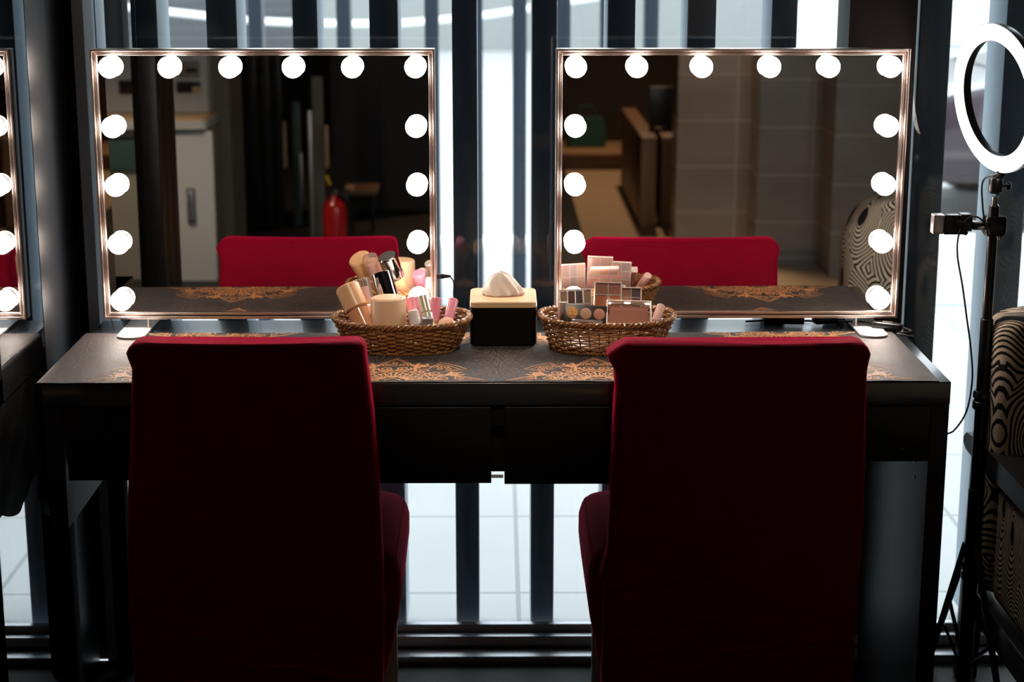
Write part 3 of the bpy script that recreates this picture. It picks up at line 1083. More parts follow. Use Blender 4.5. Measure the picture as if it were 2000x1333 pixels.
LBX, RBX, BY = -.186, .2155, 3.385
basket('oval wicker basket holding foundation bottles and pink tubes', LBX, BY, .132, .088, .104, .068, TZ + .002, .058)
basket('oval wicker basket holding eyeshadow palettes', RBX, BY, .130, .088, .105, .070, TZ + .002, .061, n_st=40, rows=12, gap=1)
BF = TZ + .010       # inside floor of the baskets


def stick(mb, prof, p0, p1, seg=28, sx=1., sy=1., spin=0.):
    p0, p1 = Vector(p0), Vector(p1)
    return mb.lathe(prof, p0, p1 - p0, seg, sx=sx, sy=sy, spin=spin)


def cyl(r, h0, h1, bev=.0015):
    return [(r - bev, h0), (r, h0 + bev), (r, h1 - bev), (r - bev, h1)]


def along(top, direction, length):
    """bottom point from a top point"""
    return Vector(top) - Vector(direction).normalized() * length


# foundation bottle with a beige cap, leaning left
def leaning(name, label, cat, top_px, low_px, Yt, Yl, total):
    a, b_ = at(*top_px, Yt), at(*low_px, Yl)
    d = (a - b_).normalized()
    p0 = a - d * total
    return thing(name, label, cat, p0), p0, d


r_, p0, d = leaning('foundation_bottle', 'leaning foundation bottle with a tall matte beige cap, at the basket\'s outer end', 'bottle', (677, 560), (708, 628), 3.395, 3.362, .122)
MB().lathe(cyl(.0215, 0, .070, .003), p0, d, 32).build('bottle_body', M['peach'], r_)
MB().lathe(cyl(.0240, .070, .122, .003), p0, d, 32).build('cap', M['cream'], r_)

r_, p0, d = leaning('foundation_bottle', 'peach square foundation bottle with a clear cap, behind the cream jar', 'bottle', (704, 546), (722, 615), 3.425, 3.40, .125)
MB().lathe(cyl(.0235, 0, .070, .002), p0, d, 4, spin=PI / 4).build('bottle_body', M['peach_pale'], r_, smooth=False)
cp = MB().lathe(cyl(.0165, .074, .125, .002), p0, d, 28).build('cap', M['clear'], r_)
MB().lathe(cyl(.0085, .071, .108, .001), p0, d, 20).build('pump_tube', M['pink_pale'], r_)

r_, p0, d = leaning('foundation_bottle', 'foundation bottle with a mirror-bright chrome cap, behind the cream jar', 'bottle', (745, 534), (764, 600), 3.455, 3.43, .130)
MB().lathe(cyl(.0195, 0, .075, .002), p0, d, 30).build('bottle_body', M['cream'], r_)
MB().lathe(cyl(.0205, .075, .130, .0015), p0, d, 30).build('cap', M['chrome'], r_)
MB().lathe([(.0185, .1301), (.0185, .1304)], p0, d, 30).build('cap_top', M['brushed'], r_)

# cream jar with a small brown label
jar = thing('cream_jar', 'wide cream jar with a brown label, in front of the foundation bottles', 'jar', (at(760, 610, 3.354).x, 3.354, BF))
c = Vector((at(760, 610, 3.354).x, 3.354, BF + .02))
zt = at(760, 588, 3.32).z
hh = zt - c.z
tilt = Vector((-.02, 0, 1))
MB().lathe([(.032, 0), (.0345, .003), (.0345, hh - .004), (.033, hh - .001), (.029, hh - .0005)], c, tilt, 44).build('jar_body', M['cream_light'], jar)
MB().lathe([(.0295, hh - .0008), (.0295, hh + .0006)], c, tilt, 44).build('lid_disc', M['cream_light'], jar)
# label: a curved patch on the left front
lb = MB()
for (a0, a1, z0_, z1_) in ((-158, -136, hh - .022, hh - .009), (-150, -142, hh - .028, hh - .022)):
    r1, r2 = [], []
    for i in range(8):
        a = R(a0 + (a1 - a0) * i / 7)
        r1.append(c + Vector((.0347 * math.cos(a), .0347 * math.sin(a), z0_)))
        r2.append(c + Vector((.0347 * math.cos(a), .0347 * math.sin(a), z1_)))
    lb.loft([r1, r2], False, False, False)
lb.build('label', M['label_brown'], jar)


def tube_thing(name, label, cat, top_px, low_px, Yt, Yl, total, rad, parts, seg=28):
    r_, p0, d = leaning(name, label, cat, top_px, low_px, Yt, Yl, total)
    for nm, h0, h1, rr, m_, bev in parts:
        MB().lathe(cyl(rad * rr, h0, h1, bev), p0, d, seg).build(nm, m_, r_)
    return r_


tube_thing('cosmetic_tube', 'glossy pink tube standing behind the pearl tube', 'tube', (806, 582), (814, 625), 3.42, 3.40, .085, .0150,
           [('tube_body', 0, .085, 1, M['pink'], .003)])
tube_thing('cosmetic_tube', 'slim pearl-white tube leaning in front of a pink tube', 'tube', (825, 578), (838, 632), 3.375, 3.35, .080, .0115,
           [('tube_body', 0, .045, 1, M['pearl'], .003), ('cap', .045, .080, .92, M['pearl'], .002)])
tube_thing('cosmetic_tube', 'rosy pink tube beside the pearl tube, standing upright with a purple collar', 'tube', (852, 581), (848, 625), 3.42, 3.41, .085, .0100,
           [('tube_body', 0, .036, 1.15, M['purple'], .002), ('cap', .037, .085, 1, M['pink'], .0015)])
tube_thing('cosmetic_tube', 'pink tube leaning over the basket\'s rear rim, furthest from the cream jar', 'tube', (886, 586), (877, 622), 3.405, 3.375, .075, .0098,
           [('tube_body', 0, .030, 1.1, M['pink_pale'], .002), ('cap', .030, .075, 1, M['pink'], .0015)])
tube_thing('gloss_bottle', 'small white-capped bottle with a clear base, touching the cream jar', 'bottle', (806, 606), (812, 636), 3.345, 3.335, .055, .0115,
           [('bottle_body', 0, .022, 1.1, M['clear'], .002), ('cap', .022, .055, 1, M['white'], .003)])
g_ = thing('nail_polish', 'small grey glitter cap at the front of the bottle basket', 'nail polish', at(833, 634, 3.325))
MB().box(at(833, 632, 3.325), (.022, .018, .024), .002, Euler((.1, .1, .3)).to_matrix()).build('glitter_cap', M['glitter'], g_)
MB().box(at(833, 632, 3.325) + Vector((0, 0, -.020)), (.018, .016, .016), .002).build('glass_base', M['clear'], g_)
tube_thing('cosmetic_pencil', 'orange pointed pencil tip beside the tan powder puff', 'pencil', (851, 626), (853, 645), 3.325, 3.33, .045, .0055,
           [('pencil_body', 0, .030, 1, M['orange'], .001)])
o = [x for x in COL.objects if x.name.startswith('cosmetic_pencil')][-1]
a, b_ = at(851, 625, 3.325), at(853, 645, 3.33)
dd = (a - b_).normalized()
MB().lathe([(.0054, 0), (.0008, .016)], a - dd * .016, dd, 18).build('pencil_tip', M['orange'], o)
pf = MB().lathe([(.015, -.004), (.0175, -.002), (.0175, .003), (.014, .006), (.006, .0068)], at(873, 636, 3.34), (.1, -.55, .8), 30).build('powder_puff', M['puff'], origin=at(873, 636, 3.34))
tag(pf, 'round tan powder puff lying at the inner end of the bottle basket', 'puff')
wb = thing('cream_bottle', 'clear-capped small white bottle behind the pink tubes', 'bottle', at(820, 600, 3.43))
MB().lathe(cyl(.010, 0, .070, .002), at(830, 650, 3.44), (0.05, .1, 1), 24).build('bottle_body', M['white'], wb)


# ---------------------------------------------------------------- palettes
def palette(label, cpx, Y, w, h, tilt_x, tilt_z, roll, pans, frame_m, th=.010, lid=None, lid_open=0., marks=None, clear_edge=True, name='eyeshadow_palette', round_pans=False):
    """flat case standing on edge; pans: rows of materials; faces the viewer"""
    c = at(*cpx, Y)
    root = thing(name, label, 'palette', c)
    rot = Euler((tilt_x, roll, tilt_z), 'XYZ').to_matrix()
    def T(x, y, z):
        return c + rot @ Vector((x, y, z))
    def bx(mb, cc, dd, bev=.0006):
        mb.box(T(*cc), dd, bev, rot)
    ca = MB(); bx(ca, (0, th * .35, 0), (w, th * .5, h), .0015)
    ca.build('case', M['case_clear'] if clear_edge else frame_m, root)
    nr, nc = len(pans), len(pans[0])
    gm = .0038
    pw, ph = (w - gm) / nc - gm * .55, (h - gm) / nr - gm * .55
    gr = MB()
    for i in range(nc + 1):
        x = -w / 2 + gm / 2 + i * (w - gm) / nc
        bx(gr, (x, -.0005, 0), (gm * .5, th * .32, h - gm * .4), .0003)
    for j in range(nr + 1):
        z = -h / 2 + gm / 2 + j * (h - gm) / nr
        bx(gr, (0, -.0005, z), (w - gm * .4, th * .32, gm * .5), .0003)
    if not round_pans:
        gr.build('divider_grid', frame_m, root)
    for j, row in enumerate(pans):
        for i, mm in enumerate(row):
            if mm is None:
                continue
            x = -w / 2 + gm / 2 + (i + .5) * (w - gm) / nc
            z = h / 2 - gm / 2 - (j + .5) * (h - gm) / nr
            pb = MB()
            if round_pans:
                rr_ = min(pw, ph) * .46
                pb.lathe([(rr_, 0), (rr_, .0015), (rr_ * .9, .0022)], T(x, .0005, z), rot @ Vector((0, -1, 0)), 28)
            else:
                bx(pb, (x, .0006, z), (pw, .0016, ph), .0005)
            pb.build('pan', M[mm], root)
    if clear_edge:
        cv = MB(); bx(cv, (0, -th * .34, 0), (w, .0014, h), .0006)
        cv.build('clear_cover', M['acrylic'], root)
        rm_ = MB()
        for sx in (-1, 1):
            bx(rm_, (sx * (w / 2 - .001), -th * .1, 0), (.002, th * .7, h), .0006)
        for sz in (-1, 1):
            bx(rm_, (0, -th * .1, sz * (h / 2 - .001)), (w, th * .7, .002), .0006)
        rm_.build('cover_rim', M['case_frame'], root)
    if lid:
        lw, lh = lid
        L = MB(); bx(L, (0, -th * .2, h / 2 + lh / 2 + .001), (lw, .002, lh), .0006)
        L.build('lid', M['case_clear'], root)
    return root, T, rot


palette('clear eyeshadow palette of eight brown and tan pans, at the rear beside the mirror frame', (1124, 594), 3.41, .066, .058, -.30, -.06, -.05,
        [['pan_tan', 'pan_brown', 'pan_plum', 'pan_tan'], ['pan_tan', 'pan_rose', 'pan_plum', 'pan_rose']], M['case_frame'])
palette('coral eyeshadow palette of square orange pans, standing in the middle of the basket', (1187, 588), 3.405, .054, .074, -.22, .04, .04,
        [['pan_rose', 'pan_rose'], ['pan_orange', 'pan_orange'], ['pan_orange', 'pan_yellow']], M['case_frame'])
palette('small clear palette with two dark grey pans, beside the coral palette', (1232, 591), 3.41, .042, .060, -.20, .10, .04,
        [['pan_rose', 'pan_plum'], ['pan_orange', 'pan_brown'], ['pan_rose', 'pan_brown']], M['case_frame'])
r_, T, rot = palette('black palette with three round pans and orange marks, at the front of the basket', (1144, 613), 3.345, .083, .036, -.45, .03, .07,
                     [['pan_tan', 'pan_tan', 'pan_rose']], M['case_black'], clear_edge=False, round_pans=True)
mk = MB()
for k in range(2):
    for q in range(3):
        mk.box(T(-.032 + k * .009 + q * .0012, -.0030, .008 - q * .0055), (.0058, .0008, .0058), .0002, rot)
mk.build('printed_mark', M['orange'], r_)
mk = MB(); mk.box(T(.003, -.0040, -.0155), (.060, .0020, .005), .0006, rot); mk.build('clear_catch', M['case_clear'], r_)
# clear blush case lying in front
bc = thing('blush_case', 'clear pink blush case lying flat beside the black palette', 'case', at(1228, 618, 3.35))
cc = at(1228, 616, 3.355)
rot = Euler((.62, .02, -.05)).to_matrix()
MB().box(cc + Vector((0, 0, -.004)), (.076, .052, .006), .003, rot).build('pressed_powder', M['pan_rose'], bc)
MB().box(cc + rot @ Vector((0, 0, .004)), (.088, .062, .010), .004, rot).build('clear_lid', M['acrylic'], bc)
m = MB()
for sx in (-1, 1):
    m.box(cc + rot @ Vector((sx * .0425, 0, .002)), (.003, .064, .014), .0012, rot)
for sy in (-1, 1):
    m.box(cc + rot @ Vector((0, sy * .0305, .002)), (.088, .003, .014), .0012, rot)
m.build('case_rim', M['case_frame'], bc)
# small clear stand at the far left of the basket
sc_ = thing('powder_case', 'narrow pale pink case upright at the basket end nearest the tissue box', 'case', at(1098, 615, 3.37))
cc = at(1099, 610, 3.365)
MB().box(cc, (.018, .012, .040), .002, Euler((-.2, .05, .3)).to_matrix()).build('case_body', M['pink_pale'], sc_)
MB().box(cc + Vector((0, -.0075, .0)), (.020, .002, .042), .0008, Euler((-.2, .05, .3)).to_matrix()).build('clear_cover', M['acrylic'], sc_)
tube_thing('lip_gloss', 'pale pink lipstick tube leaning out of the palette basket', 'lipstick', (1292, 597), (1281, 625), 3.395, 3.375, .062, .0085,
           [('tube_body', 0, .022, .95, M['pink_pale'], .001), ('cap', .0225, .062, 1, M['pink_pale'], .0015)])
p2_, T, rot = palette('flat clear palette lying between the coral palette and the mirror', (1192, 570), 3.44, .060, .030, -1.0, -.1, 0,
        [['pan_yellow', 'pan_orange', 'pan_rose']], M['case_frame'])


# ================================================================ RED CHAIRS
def chair(label, levels, ycen, seat, wr, legx, sgn):
    """levels: (pixel y, x left, x right) of the back seen from behind"""
    tab = []
    for y, xl, xr in levels:
        a, b2 = at(xl, y, ycen), at(xr, y, ycen)
        tab.append((a.z, a.x, b2.x))
    tab.sort()
    x_mid = (tab[0][1] + tab[0][2]) / 2
    root = thing('dining_chair', label, 'chair', (x_mid, ycen + .2, 0))
    m_ = MB()
    ztop, zbot = tab[-1][0], .13
    nz = 220
    rings = []
    for i in range(nz + 1):
        z = zbot + (ztop - zbot) * i / nz
        xl, xr = interp(tab, z)
        t = (z - zbot) / (ztop - zbot)
        yc = ycen + .045 * (1 - t) + .0
        hd = .030
        topd = ztop - z
        inset = 0.0
        if topd < .005:
            inset = .005 - math.sqrt(max(0, .005 ** 2 - (.005 - topd) ** 2))
        ring = []
        K = 40
        x0, x1, y0, y1, r = xl + inset * .3, xr - inset * .3, yc - hd + inset, yc + hd - inset, .013
        r = min(r, (y1 - y0) / 2 - .001)
        # camera-facing side densely sampled
        for k in range(K + 1):
            f_ = k / K
            x = x0 + r + (x1 - x0 - 2 * r) * f_
            dsp = 0
            for (zc, sl, cv_, sig, amp, fa, fb) in wr:
                zz = zc + sl * f_ + cv_ * f_ * f_ + .004 * math.sin(f_ * 17 + zc * 50)
                mk_ = max(0, min(1, (f_ - fa) / .12)) * max(0, min(1, (fb - f_) / .12)) if fa > 0 or fb < 1 else 1
                if fa == 0 and fb < 1:
                    mk_ = max(0, min(1, (fb - f_) / .2))
                if fb == 1 and fa > 0:
                    mk_ = max(0, min(1, (f_ - fa) / .2))
                dsp += 1.7 * amp * mk_ * math.exp(-((z - zz) / sig) ** 2)
            dsp += .0012 * noise.noise(Vector((x * 9, z * 14, 3)))
            sag = .007 * math.sin(PI * f_) * max(0, min(1, topd / .02))
            ring.append(Vector((x, y0 - dsp + sag * .6, z)))
        for a0_, cxx, cyy in ((-90, x1 - r, y0 + r), (0, x1 - r, y1 - r)):
            for q in range(1, 6):
                a_ = R(a0_ + 90 * q / 6) if a0_ == -90 else R(90 * q / 6)
                ring.append(Vector((cxx + r * math.cos(a_), cyy + r * math.sin(a_), z)))
            if a0_ == -90:
                ring.append(Vector((x1, y0 + r, z))); ring.append(Vector((x1, y1 - r, z)))
        for k in range(13):
            ring.append(Vector((x1 - r - (x1 - x0 - 2 * r) * k / 12, y1, z)))
        for q in range(1, 6):
            a_ = R(90 + 90 * q / 6)
            ring.append(Vector((x0 + r + r * math.cos(a_), y1 - r + r * math.sin(a_), z)))
        ring.append(Vector((x0, y1 - r, z))); ring.append(Vector((x0, y0 + r, z)))
        for q in range(1, 6):
            a_ = R(180 + 90 * q / 6)
            ring.append(Vector((x0 + r + r * math.cos(a_), y0 + r + r * math.sin(a_), z)))
        # crown dip of the top edge
        if topd < .03:
            for p_ in ring:
                f_ = (p_.x - x0) / (x1 - x0)
                p_.z -= .0035 * math.sin(PI * f_) * (1 - topd / .03)
        rings.append(ring)
    m_.loft(rings)
    bk = m_.build('backrest_cover', M['red'], root)
    # seat cushion with its skirt
    sx0, sx1, zt = seat
    s_ = MB()
    rings = []
    prof = [(.0, -.030, .030), (.06, -.012, .012), (.12, -.004, .004), (.2, 0, 0), (.30, .001, -.001), (.40, .0, 0), (.52, -.004, .004), (.64, -.010, 0), (.76, -.018, 0), (.88, -.026, 0), (1., -.036, 0)]
    nzz = 60
    for i in range(nzz + 1):
        t = i / nzz
        z = zt - (zt - .185) * t
        ins = interp([(0, .060), (.015, .034), (.05, .016), (.10, .006), (.18, .0), (.32, .0), (.5, .006), (.75, .020), (1, .040)], t)[0]
        ring = rrect(sx0 + ins, sx1 - ins, ycen + .03 + ins * .4, ycen + .455 - ins, .045, z, 10)
        for p_ in ring:
            nn = noise.noise(Vector((p_.x * 22 + p_.y * 26, p_.z * 7, 2 + sx0)))
            p_.x += nn * .004 * t
            p_.y += nn * .003 * t
        rings.append(ring)
    s_.loft(rings)
    s_.build('seat_cover', M['red'], root)
    # piping seam round the cushion edge
    z_ = zt - .022
    pp = rrect(sx0 + .010, sx1 - .010, ycen + .04, ycen + .445, .045, z_, 8)
    MB().tube(pp, .0016, 6, closed=True).build('seam_piping', M['red'], root)
    for lx, ly, l2x in ((sx0 + .045, ycen + .41, sx0 + .045), (sx1 - .045, ycen + .41, sx1 - .045), (sx0 + .055, ycen + .06, sx0 + .05), (sx1 - .055, ycen + .06, sx1 - .05)):
        fr = ly > ycen + .2
        MB().bar((lx, ly, .44), (l2x, ly + (.01 if fr else -.02), .002), .030, .030, .003).build('leg', M['chair_leg'], root)
    return root


Llev = [(663, 270, 704), (668, 262, 711), (675, 255, 713.5), (685, 250, 715), (698, 254, 716), (715, 261, 718.5), (760, 260, 724), (800, 259, 729), (900, 255, 737), (960, 250, 741), (1000, 249, 743), (1100, 248, 747),
        (1200, 250, 750), (1333, 258, 747), (1420, 262, 742)]
Rlev = [(664, 1216, 1678), (668, 1212, 1684), (675, 1200, 1691), (688, 1184, 1697), (700, 1188, 1694), (720, 1199, 1690), (760, 1201, 1689), (800, 1198, 1688), (900, 1194, 1688), (1000, 1190, 1687), (1080, 1186, 1684),
        (1130, 1172, 1681), (1160, 1180, 1679), (1200, 1178, 1678), (1333, 1176, 1668), (1420, 1176, 1662)]
wrL = [(.335, -.03, .02, .006, .010, 0, .55), (.375, .004, 0, .004, .006, 0, .35), (.405, .006, .0, .004, .006, 0, .30), (.440, .01, 0, .0035, .005, 0, .25), (.47, .01, 0, .0035, .004, 0, .22),
       (.300, -.055, .0, .008, .012, .15, 1), (.262, -.05, .0, .007, .010, .3, 1), (.235, .012, -.03, .006, .010, 0, 1), (.345, -.02, 0, .004, .004, .5, .9)]
wrR = [(.40, .10, -.05, .005, .010, 0, .45), (.375, .05, 0, .004, .006, 0, .35), (.335, .01, .004, .005, .009, 0, .8), (.310, .01, .005, .005, .007, 0, 1), (.262, .07, .0, .007, .013, 0, 1), (.300, .0, .02, .005, .007, .3, 1),
       (.225, .06, .0, .006, .012, 0, 1), (.36, .0, 0, .004, .005, .2, .6)]
chair('red fabric-covered dining chair tucked in before the mirror with the bottle basket', Llev, 3.035, (-.660, -.180, .468), wrL, 0, 1)
chair('red fabric-covered dining chair tucked in before the mirror with the palette basket', Rlev, 3.035, (.167, .650, .468), wrR, 0, -1)


# ================================================================ RING LIGHT ON ITS STAND
RLY = 3.42
rg_top = at(1942, 402, RLY)
PX = rg_top.x
stand = thing('light_stand', 'black telescopic light stand at the right end of the desk', 'stand', (PX, RLY, 0))
MB().lathe(cyl(.0100, .55, rg_top.z, .001), (PX, RLY, 0), (0, 0, 1), 24).build('upper_pole', M['black_plastic'], stand)
MB().lathe(cyl(.0128, .22, .83, .001), (PX, RLY, 0), (0, 0, 1), 24).build('middle_pole', M['black_plastic'], stand)
MB().lathe(cyl(.0155, .04, .475, .001), (PX, RLY, 0), (0, 0, 1), 24).build('lower_pole', M['black_plastic'], stand)
for zc, rr in ((at(1925, 782, RLY).z, .0185), (at(1907, 1115, RLY).z, .020)):
    k_ = MB().lathe([(rr * .8, -.020), (rr, -.016), (rr, -.002), (rr * .86, 0), (rr * .86, .004), (rr, .006), (rr, .016), (rr * .85, .020)], (PX, RLY, zc), (0, 0, 1), 24).build('height_collar', M['black_plastic'], stand)
    kn = MB().lathe([(.0035, 0), (.0035, .010), (.009, .012), (.0095, .020), (.007, .024)], (PX + rr * .7, RLY - .004, zc + .004), (.95, -.3, .15), 18).build('knob', M['black_plastic'], stand)
    kn.parent = k_; kn.location = (0, 0, 0)
for k in range(3):
    a = R((95, 190, 275)[k])
    sp_ = (.22, .105, .26)[k]
    e = Vector((PX + sp_ * math.cos(a), RLY + sp_ * math.sin(a), .008))
    lg = MB()
    lg.bar(Vector((PX + .016 * math.cos(a), RLY + .016 * math.sin(a), .36)), e, .012, .008, .001)
    lg.bar(Vector((PX + .016 * math.cos(a), RLY + .016 * math.sin(a), .10)), Vector((PX, RLY, .36)).lerp(e, .5), .008, .005, .001)
    lg.build('leg', M['black_plastic'], stand)

# phone clamp on the stand
cl0 = at(1930, 440, RLY)
ph = thing('phone_clamp', 'black phone holder clamp with a silver end, gripping the light stand', 'phone holder', cl0)
b0 = MB()
def ppx(px, py, Y=RLY - .012):
    return at(px, py, Y)
def pbox(px0, py0, px1, py1, Y, dep, bev=.002):
    a, b2 = at(px0, py0, Y), at(px1, py1, Y)
    c = (a + b2) / 2
    return c, (abs(b2.x - a.x), dep, abs(a.z - b2.z)), bev
MB().box(*pbox(1843, 419, 1888, 457, RLY - .012, .022)).build('grip_arm', M['black_plastic'], ph)
MB().box(*pbox(1821, 418, 1841, 456, RLY - .012, .024, .003)).build('silver_jaw', M['brushed'], ph)
MB().box(*pbox(1874, 417, 1895, 450, RLY - .014, .028)).build('hinge_block', M['black_plastic'], ph)
MB().lathe([(.008, 0), (.009, .003), (.009, .010), (.006, .012)], at(1871, 438, RLY - .022), (0, -1, 0), 24).build('ball_joint', M['black_plastic'], ph)
MB().lathe([(.003, 0), (.004, .004), (.0025, .010)], at(1886, 450, RLY - .014), (0, 0, -1), 14).build('screw', M['chrome'], ph)
ar = MB()
ar.bar(at(1896, 440, RLY - .012), at(1932, 440, RLY - .010), .026, .016, .004)
ar.build('jointed_arm', M['black_plastic'], ph)
MB().lathe(cyl(.004, 0, .016, .001), at(1908, 446, RLY - .021), (1, 0, .1), 14).build('arm_pin', M['pearl'], ph)
cb_ = MB()
c_ = at(1942, 440, RLY)
cb_.loft([rrect(c_.x - .021 + a, c_.x + .021 - a, RLY - .020 + a, RLY + .020 - a, .009, c_.z + z) for a, z in ((.003, -.020), (0, -.014), (0, .014), (.002, .019))])
cb_.build('clamp_collar', M['black_plastic'], ph)
MB().lathe([(.004, 0), (.005, .003), (.0035, .009)], at(1950, 459, RLY - .012), (.2, -.2, -1), 14).build('screw', M['chrome'], ph)

# ring light
rc0 = at(1945, 193, RLY - .005)
vd = (Vector((0, 0, CAM_H)) - rc0).normalized()
sd = CM @ Vector((-.985, -.175, 0))
sd = (sd - vd * sd.dot(vd)).normalized()
ax_n = (vd * .53 + sd * .848).normalized()
ring = thing('ring_light', 'glowing round ring light on top of the black stand', 'ring light', at(1942, 402, RLY))
ax_u = ax_n.cross(Vector((0, 0, 1))).normalized()
ax_w = ax_u.cross(ax_n).normalized()
def ring_sweep(mb, prof, n=96):
    """prof: (radius, offset along normal), closed section"""
    rings_ = []
    for k in range(n + 1):
        a = 2 * PI * k / n
        rings_.append([rc0 + (ax_u * math.cos(a) + ax_w * math.sin(a)) * r_ + ax_n * h_ for r_, h_ in prof])
    mb.loft(rings_, False, False)
RO, RI = .1455, .1115
m = MB(); ring_sweep(m, [(RO - .001, .0), (RO - .002, .0035), (RO - .006, .006), (RI + .006, .006), (RI + .002, .0035), (RI + .001, 0)])
m.build('diffuser', M['ring_glow'], ring)
m = MB(); ring_sweep(m, [(RO, .001), (RO, -.006), (RO - .004, -.018), (RO - .010, -.021), (RI + .010, -.021), (RI + .004, -.018), (RI, -.006), (RI, .001)])
m.build('ring_housing', M['black_plastic'], ring)
lowp = rc0 - ax_w * (RO - .002) - ax_n * .010
hp = at(1948, 362, RLY)
MB().box(lowp * .9 + (rc0 - ax_w * RI) * .1 + Vector((0, 0, .002)), (.026, .022, .020), .003).build('mount_lug', M['case_black'], ring)
MB().bar(lowp + Vector((0, 0, .002)), Vector((PX, RLY, hp.z + .010)), .016, .014, .003).build('mount_neck', M['black_plastic'], ring)
MB().lathe([(.010, -.016), (.0135, -.012), (.0135, .010), (.011, .014)], (PX, RLY, hp.z), (0, 0, 1), 24).build('ball_head', M['black_plastic'], ring)
MB().lathe([(.003, 0), (.003, .008), (.008, .010), (.008, .016), (.005, .018)], (PX + .011, RLY - .004, hp.z), (.9, -.4, 0), 16).build('knob', M['black_plastic'], ring)
z0_, z1_ = at(1942, 405, RLY).z, at(1942, 383, RLY).z
MB().lathe([(.0082, 0), (.0082, .004), (.0062, .006), (.0062, z1_ - z0_ - .002), (.008, z1_ - z0_)], (PX, RLY, z0_), (0, 0, 1), 22).build('silver_spigot', M['chrome'], ring)

cp_ = [lowp + Vector((-.004, 0, -.005)), at(1921, 352, RLY - .01), at(1919, 400, RLY - .015), at(1925, 440, RLY - .026), at(1935, 458, RLY - .030), at(1928, 440, RLY - .033), at(1905, 423, RLY - .034), at(1884, 434, RLY - .033), at(1872, 462, RLY - .03), at(1870, 500, RLY - .01), at(1880, 560, RLY), at(1888, 620, RLY), at(1896, 680, RLY), at(1899, 740, RLY), at(1889, 800, RLY), at(1868, 836, RLY), at(1848, 848, RLY), at(1800, 850, RLY + .1), at(1760, 880, 3.0)]
cable = MB().tube(smooth_path(cp_, 8), .0019, 8).build('ring_light_cable', M['cable'], origin=cp_[0])
tag(cable, 'thin black cable hanging in a loop from the ring light past the phone holder', 'cable')


# ================================================================ PATTERNED ARMCHAIR
def soft_slab(x0, x1, y0, y1, z0, z1, r, topfun=None, n=22, zr=.03):
    mb = MB()
    rings_ = []
    for i in range(n + 1):
        t = i / n
        z = z0 + (z1 - z0) * t
        d0, d1 = z - z0, z1 - z
        ins = 0
        for dd in (d0, d1):
            if dd < zr:
                ins = max(ins, zr - math.sqrt(max(0, zr ** 2 - (zr - dd) ** 2)))
        xi = topfun(z) if topfun else 0
        rings_.append(rrect(x0 + ins * .6 + xi, x1 - ins * .6 - xi, y0 + ins * .5, y1 - ins * .5, max(.004, min(r, (y1 - y0) / 2 - ins * .5 - .002)), z, 7))
    mb.loft(rings_)
    return mb


def armchair(label, AX0, YB_, bt, arm, low, crown, wid=.62, dep=.85):
    """low lounge chair whose back stands at YB_ and whose seat opens towards the viewer"""
    AX1 = AX0 + wid
    ac = thing('armchair', label, 'armchair', ((AX0 + AX1) / 2, YB_ - dep / 2, 0))
    def topf(z):
        d = bt - z
        return crown * (1 - math.sqrt(max(0, 1 - ((crown - d) / crown) ** 2))) if d < crown else 0
    soft_slab(AX0, AX1, YB_ - .13, YB_, low + .05, bt, .045, topf, 60, .02).build('back_cushion', M['swirl'], ac)
    for xa in (AX0 + .014, AX1 - .060):
        soft_slab(xa, xa + .046, YB_ - dep + .06, YB_ - .135, low + .045, arm - .052, .015).build('side_upholstery', M['swirl'], ac)
    soft_slab(AX0 + .065, AX1 - .065, YB_ - dep + .05, YB_ - .135, low + .04, low + .17, .04).build('seat_cushion', M['swirl'], ac)
    for xa in (AX0, AX1 - .06):
        m = MB()
        rings_ = []
        for y, z in ((-dep, 0), (-dep + .1, .002), (-.5, .002), (-.2, 0), (0, -.003), (.065, -.010), (.085, -.024)):
            th_ = .046 if y < .04 else (.036 if y < .07 else .012)
            rings_.append([Vector((xa, YB_ + y, arm + z - th_)), Vector((xa + .065, YB_ + y, arm + z - th_)), Vector((xa + .065, YB_ + y, arm + z)), Vector((xa, YB_ + y, arm + z))])
        m.loft(rings_)
        m.build('arm_rail', M['dark_frame'], ac, smooth=False)
        MB().bar((xa + .03, YB_ + .03, arm - .045), (xa + .03, YB_ + .07, .002), .045, .034, .004).build('leg', M['dark_frame'], ac)
        MB().bar((xa + .03, YB_ - dep + .05, arm - .045), (xa + .03, YB_ - dep + .02, .002), .045, .034, .004).build('leg', M['dark_frame'], ac)
        MB().box((xa + .03, YB_ - dep / 2 + .03, low), (.050, dep - .02, .062), .003).build('seat_rail', M['dark_frame'], ac)
    for yy in (YB_ + .012, YB_ - dep + .05):
        MB().box(((AX0 + AX1) / 2, yy, low), (AX1 - AX0 - .06, .024, .062), .003).build('seat_rail', M['dark_frame'], ac)
    return ac


armchair('armchair in beige and black swirl fabric with dark wooden arms behind the light stand', .985, 3.49, .845, .565, .215, .05)
armchair('swirl fabric armchair seen only as a reflection at the right mirror\'s lower corner', .925, 2.50, .89, .45, .22, .13)


# ================================================================ THE ROOM SEEN IN THE MIRRORS
def mirrored(px, py, Yv):
    """real point whose reflection appears at a pixel, at virtual depth Yv"""
    p = at(px, py, Yv)
    return Vector((p.x, 2 * MY - Yv, p.z))


